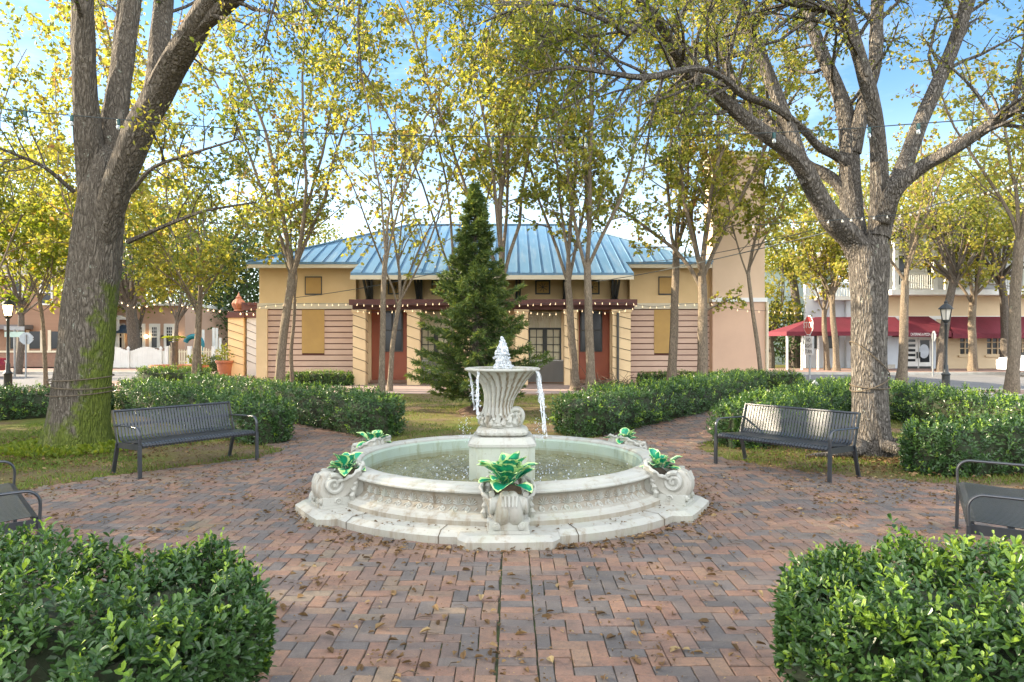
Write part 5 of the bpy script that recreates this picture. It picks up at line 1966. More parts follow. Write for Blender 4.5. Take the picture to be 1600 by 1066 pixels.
# ================================================================== LAMPS AND SIGNS
def lamp(label, x, y, top, glass):
    r = thing('street_lamp', label, 'street lamp', (x, y, 0), 'black lantern street lamps')
    s = top / 3.4
    m = MB()
    m.lathe([(.0, .0), (.17, .0), (.17, .12), (.13, .16), (.125, .62), (.15, .66), (.10, .72), (.075, .78), (.07, 1.0), (.05, 1.05), (.045, 2.55), (.06, 2.58), (.04, 2.62), (.10, 2.68), (.11, 2.72)], 20, (x, y, 0), mod=None)
    for p_ in m.V: p_[:, 2] *= s
    m.build('post', M['black'], r, smooth=True)
    z0 = 2.72 * s
    m = MB()
    for q in range(6):
        a = q * PI / 3
        m.bar((x + .12 * math.cos(a), y + .12 * math.sin(a), z0), (x + .19 * math.cos(a), y + .19 * math.sin(a), z0 + .40), .022, .022)
    m.lathe([(.115, z0 - .01), (.13, z0 + .01), (.115, z0 + .03)], 6, (x, y, 0), close=True)
    m.lathe([(.20, z0 + .40), (.235, z0 + .395), (.235, z0 + .42), (.12, z0 + .54), (.06, z0 + .58), (.05, z0 + .62), (.065, z0 + .645), (.02, z0 + .69), (.004, z0 + .75)], 12, (x, y, 0))
    lan = m.build('lantern', M['black'], r)
    m = MB()
    m.lathe([(.10, z0 + .02), (.105, z0 + .03), (.178, z0 + .39), (.02, z0 + .395)], 6, (x, y, 0))
    m.build('lamp_glass', glass, lan)
lamp('lit black lantern lamp on its post at the left edge above the low hedge', WX(12.5, 24.4), 24.4, WZ(470, 24.4) + .1, M['lampglass'])
lamp('unlit black lantern lamp in front of the burgundy awnings', WX(1478, 24.4), 24.4, WZ(478, 24.4) + .1, M['lampclear'])


def octagon(c, r, u, nn, mb, off):
    up = np.array([0, 0, 1.0])
    a = [c + u * r * math.cos(PI / 8 + k * PI / 4) + up * r * math.sin(PI / 8 + k * PI / 4) for k in range(8)]
    mb.hexa([p - nn * off[0] for p in a], [p + nn * off[1] for p in a])


def frame_mtx(c, u, nn):
    up = np.array([0, 0, 1.0])
    return Matrix(((u[0], up[0], nn[0], c[0]), (u[1], up[1], nn[1], c[1]), (u[2], up[2], nn[2], c[2]), (0, 0, 0, 1)))


def stop_sign(label, c, face, rad, plate=None, ink=True):
    """c centre of the octagon, face unit vector the red side looks along"""
    nn = unit(np.array([face[0], face[1], 0.0]))
    u = np.array([-nn[1], nn[0], 0.0])
    r = thing('stop_sign', label, 'road sign', (c[0], c[1], 0))
    ORG[r.name] = np.array([c[0], c[1], 0.0])
    MB().bar((c[0] - nn[0] * .04, c[1] - nn[1] * .04, 0), (c[0] - nn[0] * .04, c[1] - nn[1] * .04, c[2] + rad * .6), .06, .05, up=(1, 0, 0)).build('post', M['galv'], r)
    m = MB()
    octagon(c, rad, u, nn, m, (.006, .002))
    pl = m.build('octagon_plate', M['signgrey'], r)
    m = MB()
    octagon(c, rad * .995, u, nn, m, (-.003, .006))
    m.build('white_border', M['lettering'], pl)
    m = MB()
    octagon(c, rad * .92, u, nn, m, (-.007, .010))
    m.build('red_face', M['signred'], pl)
    text_mesh('STOP', rad * .86, M['lettering'], pl, 'lettering', frame_mtx(c + nn * .013 - org(r), u, nn), .002)
    if plate:
        pc = c - np.array([0, 0, rad + .38])
        up = np.array([0, 0, 1.0])
        def rect(cc, w, h, mb, a, b):
            q = [cc - u * w - up * h, cc + u * w - up * h, cc + u * w + up * h, cc - u * w + up * h]
            mb.hexa([p - nn * a for p in q], [p + nn * b for p in q])
        m = MB()
        rect(pc, .32, .36, m, .0, .008)
        p2 = m.build('notice_plate', M['lettering'], r)
        for i, w_ in enumerate(plate):
            text_mesh(w_, .21, M['signink'], p2, 'lettering', frame_mtx(pc + nn * .011 + up * (.21 - .22 * i) - org(r), u, nn), .002)
        m = MB()
        rect(pc - nn * .09 - u * .10, .34, .36, m, .004, .004)
        m.build('rear_plate', M['lettering'], r)
    return r


c = P(1263.5, 508.5, 27.0)
stop_sign('red stop sign above a white notice plate at the hedge corner by the tower', c, (-.9992, -.04), .40, ('NO', 'RIGHT', 'TURN'))
c = P(1459, 525.5, 34.5)
stop_sign('stop sign seen from behind in front of the white double doors', c, (.97, -.2), .28)
c = P(41, 529, 33.0)
stop_sign('grey back of a stop sign across the left street beside the street name post', c, (-.25, .97), .30)
r = thing('street_name_sign', 'pale street name blades crossed on a post by the left lamp', 'road sign', tuple(P(24, 590, 34) * [1, 1, 0]))
c = P(23, 523, 34)
MB().tube([(c[0], c[1], 0), (c[0], c[1], c[2] + .25)], .05, 8).build('post', M['galv'], r)
m = MB()
m.box(c[0] - .45, c[0] + .5, c[1] - .06, c[1] - .04, c[2] - .12, c[2] + .14)
m.build('name_blade', simple('pale_green_sign', (.45, .58, .5), None, 2, .5), r)
m = MB()
m.bar((c[0] - .3, c[1] - .3, c[2] + .3), (c[0] + .3, c[1] + .25, c[2] + .3), .02, .2)
m.build('name_blade', M['signgrey'], r)

# pale weathered garden ornament at the hedge corner
c = P(1273, 618, 16.2)
c[2] = 0
r = thing('garden_ornament', 'small weathered white stone ornament on a mossy round foot at the hedge corner', 'statue', c)
m = MB()
m.lathe([(.02, .005), (.22, .01), (.27, .10), (.25, .22), (.14, .27), (.02, .28)], 24, c, mod=lambda th, t: 1 + .06 * np.sin(3 * th))
m.build('mossy_foot', simple('mossy_stone', (.34, .34, .14), (.45, .44, .3), 9, .9, bump=.6), r, smooth=True)
m = MB()
m.lathe([(.16, .27), (.24, .34), (.22, .42), (.17, .50), (.19, .56), (.13, .64), (.07, .72), (.09, .76), (.03, .82), (.005, .85)], 28, c, mod=lambda th, t: 1 + .16 * np.sin(5 * th + t * 9) * np.cos(3 * th))
m.build('carved_body', M['stone'], r, smooth=True)
# ================================================================== TREES
def smooth_path(pts, k=6):
    pts = np.array(pts, float)
    n = len(pts)
    ext = np.concatenate([[2 * pts[0] - pts[1]], pts, [2 * pts[-1] - pts[-2]]])
    out = []
    for i in range(n - 1):
        p0, p1, p2, p3 = ext[i], ext[i + 1], ext[i + 2], ext[i + 3]
        for q in range(k):
            s = q / k
            out.append(.5 * ((2 * p1) + (-p0 + p2) * s + (2 * p0 - 5 * p1 + 4 * p2 - p3) * s * s + (-p0 + 3 * p1 - 3 * p2 + p3) * s ** 3))
    out.append(pts[-1])
    return np.array(out)


def limb(T, spec, n=16, k=6, lump=.06):
    """spec rows: px, py, depth, width in px -> returns path, radii"""
    pts = np.array([P(a, b, Y) for a, b, Y, w in spec])
    rad = np.array([w * Y / F_PX / 2 / math.hypot(1, (a - 800) / F_PX) * .86 for a, b, Y, w in spec])
    path = smooth_path(pts, k)
    rr = np.interp(np.linspace(0, len(rad) - 1, len(path)), np.arange(len(rad)), rad)
    ph = rng.rand() * 6
    mod = lambda th, t: 1 + lump * np.sin(th * 3 + ph + t * 7) + lump * .7 * np.sin(th * 5 - t * 19 + ph) + lump * .5 * np.sin(th * 9 + t * 37)
    T.wood.tube(path, rr, n, cap=True, mod=mod)
    return path, rr


def trunk(T, spec, flare, n=40, k=8, roots=7, ph=0.0):
    pts = np.array([P(a, b, Y) for a, b, Y, w in spec])
    rad = np.array([w * Y / F_PX / 2 / math.hypot(1, (a - 800) / F_PX) for a, b, Y, w in spec])
    path = smooth_path(pts, k)
    rr = np.interp(np.linspace(0, len(rad) - 1, len(path)), np.arange(len(rad)), rad)
    zz = path[:, 2]
    z0 = zz.min()

    def mod(th, t):
        z = np.interp(t, np.linspace(0, 1, len(zz)), zz) - z0
        f = flare * math.exp(-z / .22)
        return 1 + f * (.35 + .65 * np.abs(np.cos(th * roots / 2 + ph)) ** 1.5) + .03 * np.sin(th * 4 + z * 1.3) + .02 * np.sin(th * 9 + z * 5) + .012 * np.sin(th * 17 - z * 9)
    T.wood.tube(path, rr, n, cap=True, mod=mod)
    return path, rr


SO = dict(wob=.16, trop=(0, 0, .01), ltrop=(0, 0, .03), nl=16, nk=[8, 11], t0=.25, ang=48, len=[.55, 1.7], rad=[.012, .035], seg=.25)

# ---- big mossy tree at the left
T = Tree()
tp, tr = trunk(T, [(119, 716, 11.5, 104), (121, 690, 11.5, 101), (124, 640, 11.5, 97), (133, 560, 11.5, 93), (141, 470, 11.5, 90), (150, 400, 11.5, 84), (156, 335, 11.5, 77), (160, 290, 11.5, 68), (162, 250, 11.5, 48), (163, 228, 11.5, 18)], .62, ph=.6)
la = limb(T, [(150, 400, 11.5, 40), (143, 310, 11.5, 52), (140, 230, 11.4, 54), (134, 150, 11.3, 48), (131, 80, 11.2, 45), (129, -10, 11.1, 42), (120, -150, 11, 34), (90, -330, 10.6, 20), (60, -520, 10.2, 8)])
lb = limb(T, [(155, 370, 11.5, 38), (164, 290, 11.6, 48), (174, 220, 11.7, 49), (186, 140, 11.9, 44), (197, 70, 12.1, 40), (206, 0, 12.3, 36), (214, -120, 12.6, 30), (235, -330, 13, 16), (240, -480, 13.4, 6)])
lc = limb(T, [(165, 370, 11.6, 34), (190, 290, 11.9, 42), (222, 210, 12.3, 42), (242, 130, 12.7, 38), (250, 60, 13, 38), (256, 0, 13.3, 36), (262, -110, 13.7, 28), (290, -300, 14.5, 12), (300, -420, 15, 5)])
ld = limb(T, [(150, 430, 11.45, 40), (161, 370, 11.38, 56), (179, 305, 11.25, 58), (196, 252, 11.1, 57), (217, 202, 11, 56), (243, 152, 10.9, 54), (268, 104, 10.7, 54), (300, 52, 10.4, 51), (330, 5, 10.2, 46), (362, -60, 9.9, 36), (392, -180, 9.4, 24), (440, -330, 8.9, 10)])
le = limb(T, [(305, 50, 10.35, 30), (340, 18, 10.2, 32), (392, -26, 10.0, 30), (460, -90, 9.6, 24), (560, -170, 9.2, 15), (680, -250, 9, 6)])
lf_ = limb(T, [(150, 250, 12, 20), (172, 140, 13, 16), (182, 60, 13.4, 13), (190, -30, 13.8, 10), (200, -160, 14.2, 4)], 8)
for (pth, rd), t0, nk in ((la, .55, 16), (lb, .55, 16), (lc, .5, 16), (ld, .66, 18), (le, .25, 26)):
    S = dict(SO); S['nk'] = [7, nk]; S['len'] = [.6, 2.1]; S['nl'] = 12
    T.kids(pth, rd, 5, 2, S, t0)
# low side sprays that reach into view
for spec in ([(205, 300, 11.0, 10), (240, 262, 10.6, 8), (300, 240, 10.2, 6), (380, 215, 9.8, 4)],
             [(200, 378, 11.1, 11), (260, 352, 10.6, 8), (320, 330, 10.2, 6), (400, 316, 9.8, 3)],
             [(116, 300, 11.2, 10), (70, 262, 10.8, 8), (20, 240, 10.4, 6), (-40, 215, 10, 3)],
             [(560, -170, 9.2, 9), (566, -60, 9.1, 6), (560, 40, 9.0, 5), (566, 130, 9, 3)],
             [(470, -120, 9.5, 8), (440, -30, 9.4, 6), (420, 40, 9.4, 4), (410, 90, 9.4, 3)]):
    pth, rd = limb(T, spec, 6, 5)
    S = dict(SO); S['nk'] = [6, 11]; S['len'] = [.4, .9]; S['nl'] = 9
    T.kids(pth, rd, 2, 2, S, .3)
T.leafs(.075, .55, .05, .2, lo=.05, hi=.85)
big_l = make_tree('oak_tree', 'massive leaning tree at the left with a mossy trunk and four thick limbs', 'tree', (-7.1, 11.5, 0), T, M['bark_l'], M['leaf_oak'])

# ---- big furrowed tree at the right
T = Tree()
trunk(T, [(1362, 722, 11, 68), (1361, 690, 11, 63), (1359, 620, 11, 58), (1358, 540, 11, 56), (1358, 470, 11, 57), (1358, 420, 11, 64), (1358, 385, 11, 62)], .75, ph=1.5)
limbs = [
    ([(1352, 410, 11, 50), (1332, 375, 11, 48), (1303, 345, 10.9, 44), (1283, 315, 10.9, 38), (1263, 276, 10.8, 36), (1242, 244, 10.7, 34), (1212, 222, 10.6, 30), (1177, 197, 10.4, 28), (1125, 152, 10.1, 25), (1076, 114, 9.8, 24), (1055, 81, 9.6, 23), (1031, 37, 9.4, 21), (1003, 6, 9.2, 19), (960, -40, 9.0, 15), (880, -120, 8.7, 8)], .5, 20),
    ([(1262, 285, 10.8, 28), (1246, 235, 10.8, 28), (1230, 191, 10.9, 26), (1210, 142, 11, 25), (1185, 81, 11.1, 23), (1163, 35, 11.2, 22), (1147, -5, 11.3, 20), (1120, -100, 11.5, 14), (1090, -260, 11.8, 6)], .5, 16),
    ([(1345, 400, 11.2, 50), (1334, 357, 11.3, 46), (1329, 290, 11.5, 40), (1325, 210, 11.7, 36), (1312, 150, 11.8, 28), (1283, 81, 12, 24), (1262, 20, 12.2, 20), (1240, -70, 12.5, 14), (1220, -220, 12.9, 5)], .45, 16),
    ([(1366, 400, 11, 44), (1374, 330, 11, 36), (1374, 244, 10.9, 32), (1364, 165, 10.8, 30), (1348, 106, 10.7, 27), (1328, 41, 10.6, 25), (1315, -5, 10.5, 23), (1290, -110, 10.3, 15), (1260, -280, 10, 6)], .5, 16),
    ([(1330, 240, 11.6, 36), (1348, 170, 11.6, 28), (1366, 105, 11.6, 26), (1369, 50, 11.7, 25), (1371, -5, 11.8, 24), (1380, -130, 12, 14), (1390, -300, 12.3, 5)], .45, 14),
    ([(1372, 370, 11, 46), (1388, 310, 11, 38), (1404, 275, 11.1, 34), (1420, 240, 11.2, 32), (1438, 193, 11.3, 29), (1462, 138, 11.4, 28), (1490, 73, 11.5, 27), (1514, 3, 11.6, 25), (1540, -80, 11.7, 18), (1580, -230, 12, 6)], .55, 14),
    ([(1378, 345, 10.9, 40), (1398, 298, 10.7, 34), (1437, 264, 10.5, 28), (1478, 240, 10.3, 26), (1519, 215, 10.2, 24), (1559, 187, 10.1, 23), (1602, 160, 10, 21), (1690, 110, 9.7, 16), (1800, 30, 9.3, 8)], .5, 16),
    ([(1325, 310, 11.5, 26), (1309, 288, 11.6, 24), (1285, 270, 11.7, 22), (1262, 258, 11.8, 20), (1230, 228, 12, 18), (1196, 180, 12.3, 16), (1150, 125, 12.7, 12), (1120, 60, 13, 9), (1090, -30, 13.3, 5)], .45, 16),
    ([(1322, 255, 11.5, 20), (1305, 243, 11.5, 18), (1278, 229, 11.3, 16), (1255, 203, 11, 15), (1210, 168, 10.6, 14), (1161, 148, 10.1, 13), (1129, 122, 9.7, 12), (1088, 107, 9.3, 12), (1011, 121, 8.8, 11), (950, 114, 8.5, 9), (885, 106, 8.3, 7), (820, 118, 8.1, 4)], .45, 26),
    ([(1014, 14, 9.3, 14), (985, 52, 8.9, 10), (950, 34, 8.7, 9), (883, 8, 8.5, 8), (815, 12, 8.3, 6), (740, 40, 8.1, 3)], .15, 22),
    ([(1340, 70, 10.7, 16), (1305, 22, 10.6, 16), (1270, 12, 10.6, 15), (1230, 2, 10.6, 13), (1170, -20, 10.5, 8)], .3, 10),
]
for spec, t0, nk in limbs:
    pth, rd = limb(T, spec, 20 if spec[0][3] > 30 else 12, 6, .07)
    S = dict(SO); S['nk'] = [7, nk + 2]; S['len'] = [.42, 1.45]; S['nl'] = 13; S['trop'] = (0, 0, -.02)
    T.kids(pth, rd, 5, 2, S, t0)
T.leafs(.07, .5, .05, .35, lo=.1, hi=.95)
# surface roots
for a, L in ((-.6, 1.2), (.35, .9), (-1.5, 1.0), (2.6, .8), (-2.5, 1.0)):
    b = np.array([5.62, 11.0, .10])
    pts = [b + np.array([math.cos(a + .25 * math.sin(s * 5)) * (.35 + L * s), math.sin(a + .25 * math.sin(s * 5)) * (.35 + L * s), .06 - .13 * s]) for s in np.linspace(0, 1, 8)]
    T.wood.tube(pts, np.linspace(.10, .02, 8), 8)
make_tree('oak_tree', 'broad tree at the right with a furrowed grey trunk forking into many lichened limbs', 'tree', (5.62, 11.0, 0), T, M['bark_r'], M['leaf_oak'])

# ---- slender autumn trees in a row before the pavilion
SM = dict(wob=.10, trop=(0, 0, .02), ltrop=(0, 0, .025), nl=15, nk=[6, 13], t0=.12, ang=46, len=[.55, 1.9], rad=[.010, .028], seg=.35)


def slender(px, Y, label, zs, r0, ns, H, spread, lean=(0, 0), mat='leaf_gold', leaf=.15, nl=13, nk=None, lo=.0, hi=1.0, low=0, lenk=None, group='slender autumn trees in front of the pavilion', t0=None, bark='bark_m', stemw=.5):
    T = Tree()
    r = r0 * .82 / math.hypot(1, (px - 800) / F_PX)
    street = group.startswith('street')
    nl = int(nl * .72) if street else nl
    stemw = .42 if street else stemw
    x = WX(px, Y)
    p = T.wander((x, Y, -.05), (lean[0], lean[1], 1), zs, 6, .03, (0, 0, .02))
    rad = np.linspace(r, r * .75, 7)
    rad[0] = r * 1.35
    T.wood.tube(smooth_path(p, 3), np.interp(np.linspace(0, 6, 19), np.arange(7), rad), 12, mod=lambda th, t: 1 + .05 * np.sin(3 * th + t * 9))
    S = dict(SM); S['nl'] = max(5, int(nl * 1.05))
    if nk: S['nk'] = [nk[0], max(6, int(nk[1] * .9))]
    if lenk: S['len'] = lenk
    if t0 is not None: S['t0'] = t0
    a0 = rng.rand() * 6.28
    for k in range(ns):
        a = a0 + k * 2 * PI / ns + rng.normal() * .3
        sp = spread * (.6 + .7 * rng.rand()) if k else spread * .2
        d = np.array([math.cos(a) * sp + lean[0] * .5, math.sin(a) * sp * .7, 1])
        st = p[-1] if k % 2 == 0 else p[-2] + (p[-1] - p[-2]) * rng.rand()
        T.grow(st, d, (H - zs) * (.8 + .25 * rng.rand()), r * stemw * (1 if k == 0 else .8), 2, S)
    for k in range(low):
        i = rng.randint(3, 6)
        a = rng.rand() * 6.28
        T.grow(p[i], (math.cos(a), math.sin(a), .5), 1.5 + rng.rand(), r * .25, 1, S)
    T.leafs(leaf * .97, .78, .055, .4, lo=lo * .9 + .02, hi=hi - .02)
    return make_tree('autumn_tree', label, 'tree', (x, Y, 0), T, M[bark], M[mat], group)


slender(437, 25.6, 'gold leaved tree forking low in front of the left wing', 4.3, .23, 5, 15.5, .36, (.01, 0), lo=.1, hi=1, nl=14)
slender(457, 26.6, 'thin pale stem just right of the low forked gold tree', 3.4, .10, 3, 12.5, .2, (.0, 0), nl=11, nk=[6, 11])
slender(596, 22.9, 'thin mossy stem left of the pair before the left red door', 4.6, .13, 3, 14.5, .20, (-.015, 0), nl=12, nk=[6, 12], lo=.2)
slender(608.5, 24.4, 'thin bare-barked stem right of the pair before the left red door', 3.2, .12, 5, 12, .45, (.01, 0), nl=7, nk=[6, 10], lo=.4)
slender(775, 25.0, 'tall tree rising out of the top of the dark spruce', 4.0, .22, 6, 16, .32, (0, 0), nl=13, nk=[7, 17], lo=.1, hi=.9, t0=.25)
slender(700, 27.0, 'leafy tree behind the left shoulder of the spruce', 4.2, .14, 4, 15.5, .40, (.0, 0), nl=13, nk=[7, 15], lo=.2, t0=.3)
slender(899, 25.0, 'slim tree leaning left before the right red door', 3.9, .19, 4, 15, .34, (-.06, 0), nl=13, nk=[7, 15], lo=.05, hi=.9)
slender(923, 24.2, 'slim straight tree just right of the leaning one before the right red door', 4.5, .20, 4, 15.5, .26, (.0, 0), nl=14, nk=[7, 17], lo=.05, hi=.9)
slender(1049, 26.5, 'narrow tree before the boarded window of the right wing', 5.2, .22, 4, 14.5, .32, (.01, 0), nl=13, nk=[7, 14], lo=.1)
slender(1096, 25.6, 'stout forked tree at the corner of the pink tower', 4.3, .26, 6, 15, .44, (.01, 0), nl=15, nk=[7, 16], lo=.1, low=1)
slender(1190, 25.8, 'young thin tree at the right corner of the pink tower', 4.4, .11, 4, 12.5, .36, (-.01, 0), nl=14, nk=[7, 14], lo=.1)
slender(303, 24.8, 'small yellowing tree in front of the round boxwood ring', 3.1, .13, 5, 7.4, .75, (.03, 0), nl=15, nk=[7, 9], lenk=[.7, 1.3], lo=.1, hi=.9, group='small street trees at the left')
slender(72, 25.2, 'young lime-green tree beside the lit lamp at the left', 3.4, .11, 5, 7.2, .7, (.02, 0), 'leaf_lime', .17, 15, [7, 8], .1, 1, 2, [.7, 1.3], group='small street trees at the left')
slender(128, 19.5, 'gold leaved tree standing behind the big mossy trunk', 3.6, .13, 5, 13.5, .40, (-.02, 0), nl=13, nk=[7, 14], lo=.25)
slender(310, 27.2, 'tall gold tree behind the left forked tree', 4.2, .15, 4, 15, .45, (0, 0), nl=12, nk=[7, 13], lo=.3)
slender(-20, 23, 'leafy tree half cut by the left edge behind the lamp', 4.0, .14, 5, 12, .5, (.02, 0), nl=13, nk=[7, 13], lo=.1, hi=.8)
slender(1408, 29, 'pale two-stemmed tree left of the unlit lamp', 4.3, .27, 4, 11, .55, (.05, 0), nl=13, nk=[7, 11], lo=.2, group='street trees before the corner shop')
slender(1308, 38.5, 'low forked tree on the pavement under the entrance canopy', 4.2, .24, 5, 9.5, .75, (-.02, 0), nl=14, nk=[7, 10], lo=.2, leaf=.19, group='street trees before the corner shop')
slender(1293, 39.5, 'twin trunk beside the low forked tree by the canopy', 3.6, .22, 4, 9, .7, (-.05, 0), nl=13, nk=[7, 9], lo=.1, leaf=.19, group='street trees before the corner shop')
slender(1520, 38.5, 'stout vase-shaped tree in front of the long burgundy awning', 4.2, .33, 6, 11.5, .75, (.0, 0), nl=14, nk=[7, 10], lo=.15, leaf=.19, group='street trees before the corner shop')
slender(1581, 22.3, 'pale straight trunk on the traffic island at the right edge', 5.0, .28, 5, 12.5, .55, (.03, 0), nl=12, nk=[7, 11], lo=.3, group='street trees before the corner shop', stemw=.5)
slender(1700, 30, 'autumn tree leaning in from beyond the right edge', 4.2, .25, 5, 13, .6, (-.05, 0), nl=13, nk=[7, 12], lo=.3, group='street trees before the corner shop')


# ---- background trees
def bgtree(px, Y, label, zc, rx, rz, ncl, nl, mat, leaf, lo=0, hi=1, tr=.3, zs=None, group='background trees beyond the streets', ry=None):
    T = Tree()
    x = WX(px, Y)
    ry = ry or rx
    zs = zs or max(1.5, zc - rz * .8)
    p = T.wander((x, Y, 0), (0, 0, 1), zs, 5, .05, (0, 0, 0))
    T.wood.tube(p, np.linspace(tr * 1.2, tr * .8, 6), 10)
    for k in range(ncl):
        v = rvec(1)[0] * (.35 + .65 * rng.rand() ** .5)
        c = np.array([x + v[0] * rx, Y + v[1] * ry, zc + v[2] * rz])
        if k % 3 == 0:
            mid = (p[-1] * .6 + c * .4) + rng.normal(size=3) * .25
            T.wood.tube(smooth_path([p[-1] - [0, 0, rng.rand() * .8], mid, c], 3), np.linspace(tr * .4, .02, 7), 5, cap=False)
        s = min(rx, rz) * (.16 + .14 * rng.rand())
        q = c + rng.normal(size=(nl, 3)) * np.array([s * 1.3, s * 1.3, s * .7])
        T.lp += list(q)
        T.ld += list(np.tile(unit(v + np.array([0, 0, .2])), (nl, 1)))
    T.leafs(leaf, .6, .05, .25, lo=lo, hi=hi, zmin=.3)
    return make_tree('background_tree', label, 'tree', (x, Y, 0), T, M['bark_d'], M[mat], group)


bgtree(212, 43.9, 'dark branching street tree behind the board fence at the left', 8.2, 4.4, 3.3, 60, 75, 'leaf_dark', .24, .2, 1, .36, 4.2)
bgtree(372, 60, 'dark evergreen mass behind the playground', 5.6, 5.4, 5.6, 120, 130, 'leaf_dark', .30, 0, .8, .4)
bgtree(262, 60, 'sunlit oak rising behind the peach house', 11, 6.5, 5, 60, 80, 'leaf_gold', .30, 0, .6, .4)
bgtree(150, 62, 'rounded green oak behind the two left houses', 12, 7.5, 6, 70, 80, 'leaf_oak', .32, .3, 1, .4)
bgtree(30, 56, 'golden topped oak over the brown townhouse', 12.5, 7.5, 5.2, 80, 90, 'leaf_gold', .30, 0, .8, .45)
bgtree(-60, 58, 'large dim oak at the far left edge', 10, 8, 7, 80, 80, 'leaf_oak', .32, .1, .9, .5)
bgtree(28, 37, 'low golden tree in front of the brown townhouse', 6.6, 3.6, 2.5, 50, 70, 'leaf_gold', .20, .1, .85, .16, 3.8, group='small trees along the left street')
bgtree(205, 47.5, 'lacy green tree between the board fence and the peach house', 5.6, 2.6, 2.4, 38, 60, 'leaf_oak', .20, .2, .9, .15, 3.2, group='small trees along the left street', ry=1.6)
bgtree(275, 40, 'small olive tree on the left pavement beside the potted palm', 5.4, 2.4, 1.9, 34, 60, 'leaf_oak', .19, .2, 1, .12, 3.4, group='small trees along the left street')
bgtree(425, 70, 'olive treetops left of the pavilion roof', 12, 5, 4.2, 45, 70, 'leaf_oak', .34, .3, 1, .4)
bgtree(515, 70, 'feathery treetop peeping above the left roof slope', 10.5, 2.8, 2.4, 26, 50, 'leaf_oak', .30, .2, .9, .3)
bgtree(1235, 47, 'dark glossy shrub mass behind the canopy posts', 2.2, 3.0, 2.2, 45, 80, 'leaf_dark', .22, 0, .7, .2, 1.0)
bgtree(1245, 46, 'yellow green tree between the tower and the annex', 9.2, 3.6, 3.4, 50, 75, 'leaf_gold', .24, 0, .7, .3)
bgtree(1205, 45, 'bushy tree hugging the right side of the tower', 5.2, 2.0, 3.6, 40, 70, 'leaf_oak', .22, .2, 1, .2)
bgtree(1345, 62, 'dusky tree behind the shop annex', 13, 6, 5, 55, 80, 'leaf_gold', .32, 0, .75, .4)
bgtree(1470, 38, 'pale gold treetop before the upper porch', 9.2, 4.4, 2.8, 60, 75, 'leaf_gold', .21, .05, .75, .22, 5.5)
bgtree(1570, 40, 'wide gold and green treetop at the right edge above the awnings', 9.6, 4.6, 3.0, 60, 75, 'leaf_gold', .21, 0, .7, .22, 5.5)
bgtree(1700, 60, 'far oak beyond the right edge of the shop', 9, 8, 7, 60, 70, 'leaf_oak', .34, .2, 1, .4)
bgtree(-640, 14.5, 'unseen oak added past the left edge to shade the plaza', 6.4, 4.6, 4.2, 190, 140, 'leaf_oak', .15, 0, .8, .4, group='unseen oaks added to shade the plaza')  # unseen oaks added to keep the low sun off the plaza
bgtree(-1522, 9.0, 'second unseen oak added past the left edge for plaza shade', 6.2, 4.6, 4.4, 190, 140, 'leaf_oak', .15, 0, .8, .4, group='unseen oaks added to shade the plaza')

# ---- spruce behind the fountain
T = Tree()
sx0, sy0 = WX(742, 17.3), 17.3
T.wood.tube([(sx0, sy0, -.05), (sx0 + .01, sy0, .5), (sx0 + .02, sy0, 2.5), (sx0, sy0, 5.4)], [.13, .10, .07, .01], 10)
zp_, wp_ = [.25, .5, .9, 1.5, 2.3, 3.0, 3.5, 3.9, 4.6, 5.2, 5.6], [1.0, 1.4, 1.58, 1.52, 1.32, 1.0, .74, .55, .36, .22, .03]
pp, aa, tt = [], [], []
for k in range(250):
    z = .35 + 5.25 * (k / 250.0) ** .96
    az = k * 2.399 + rng.normal() * .3
    R_ = np.interp(z, zp_, wp_) * (.52 + .58 * rng.rand()) * (1 + .16 * math.sin(az * 3 + z * 2.3))
    o = np.array([math.cos(az), math.sin(az), 0])
    rise = .10 + .55 * (z / 5.6)
    n = 9
    pts = []
    for s in np.linspace(0, 1, n):
        pts.append(np.array([sx0, sy0, z]) + o * R_ * s + np.array([0, 0, R_ * (rise * s - .45 * s * (1 - s)) * .55 + rng.normal() * .012]))
    T.wood.tube(pts, np.linspace(.016, .003, n), 4, cap=False)
    side = np.array([-o[1], o[0], 0])
    m_ = int(20 + 62 * R_)
    for q in range(m_):
        s = .22 + .78 * rng.rand() ** .75
        i = min(int(s * (n - 1)), n - 2)
        b = pts[i] + (pts[i + 1] - pts[i]) * (s * (n - 1) - i)
        lat = rng.normal() * .17 * (1.15 - s) * min(1, R_)
        b = b + side * lat + np.array([0, 0, -abs(lat) * .35 - .03 * rng.rand()])
        d = o * .9 + side * (np.sign(lat) * .7 + rng.normal() * .5) + np.array([0, 0, .25 + rng.normal() * .35])
        # a sprig: several needles off one point
        for w in range(4):
            pp.append(b + rng.normal(size=3) * .012)
            aa.append(d + rng.normal(size=3) * .55)
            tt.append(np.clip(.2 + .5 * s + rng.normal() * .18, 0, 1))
pp, aa, tt = np.array(pp), np.array(aa), np.array(tt)
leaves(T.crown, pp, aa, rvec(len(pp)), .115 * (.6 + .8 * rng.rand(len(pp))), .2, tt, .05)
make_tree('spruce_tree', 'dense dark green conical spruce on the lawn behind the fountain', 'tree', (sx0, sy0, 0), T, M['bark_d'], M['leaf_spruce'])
m = MB()
m.lathe([(.5, .0), (.36, .07), (.2, .14), (.02, .16)], 20, (sx0, sy0, .0), mod=lambda th, t: 1 + .12 * np.sin(3 * th + 1))
tag(m.build('earth_mound', M['mulch'], None, True), kind='structure')

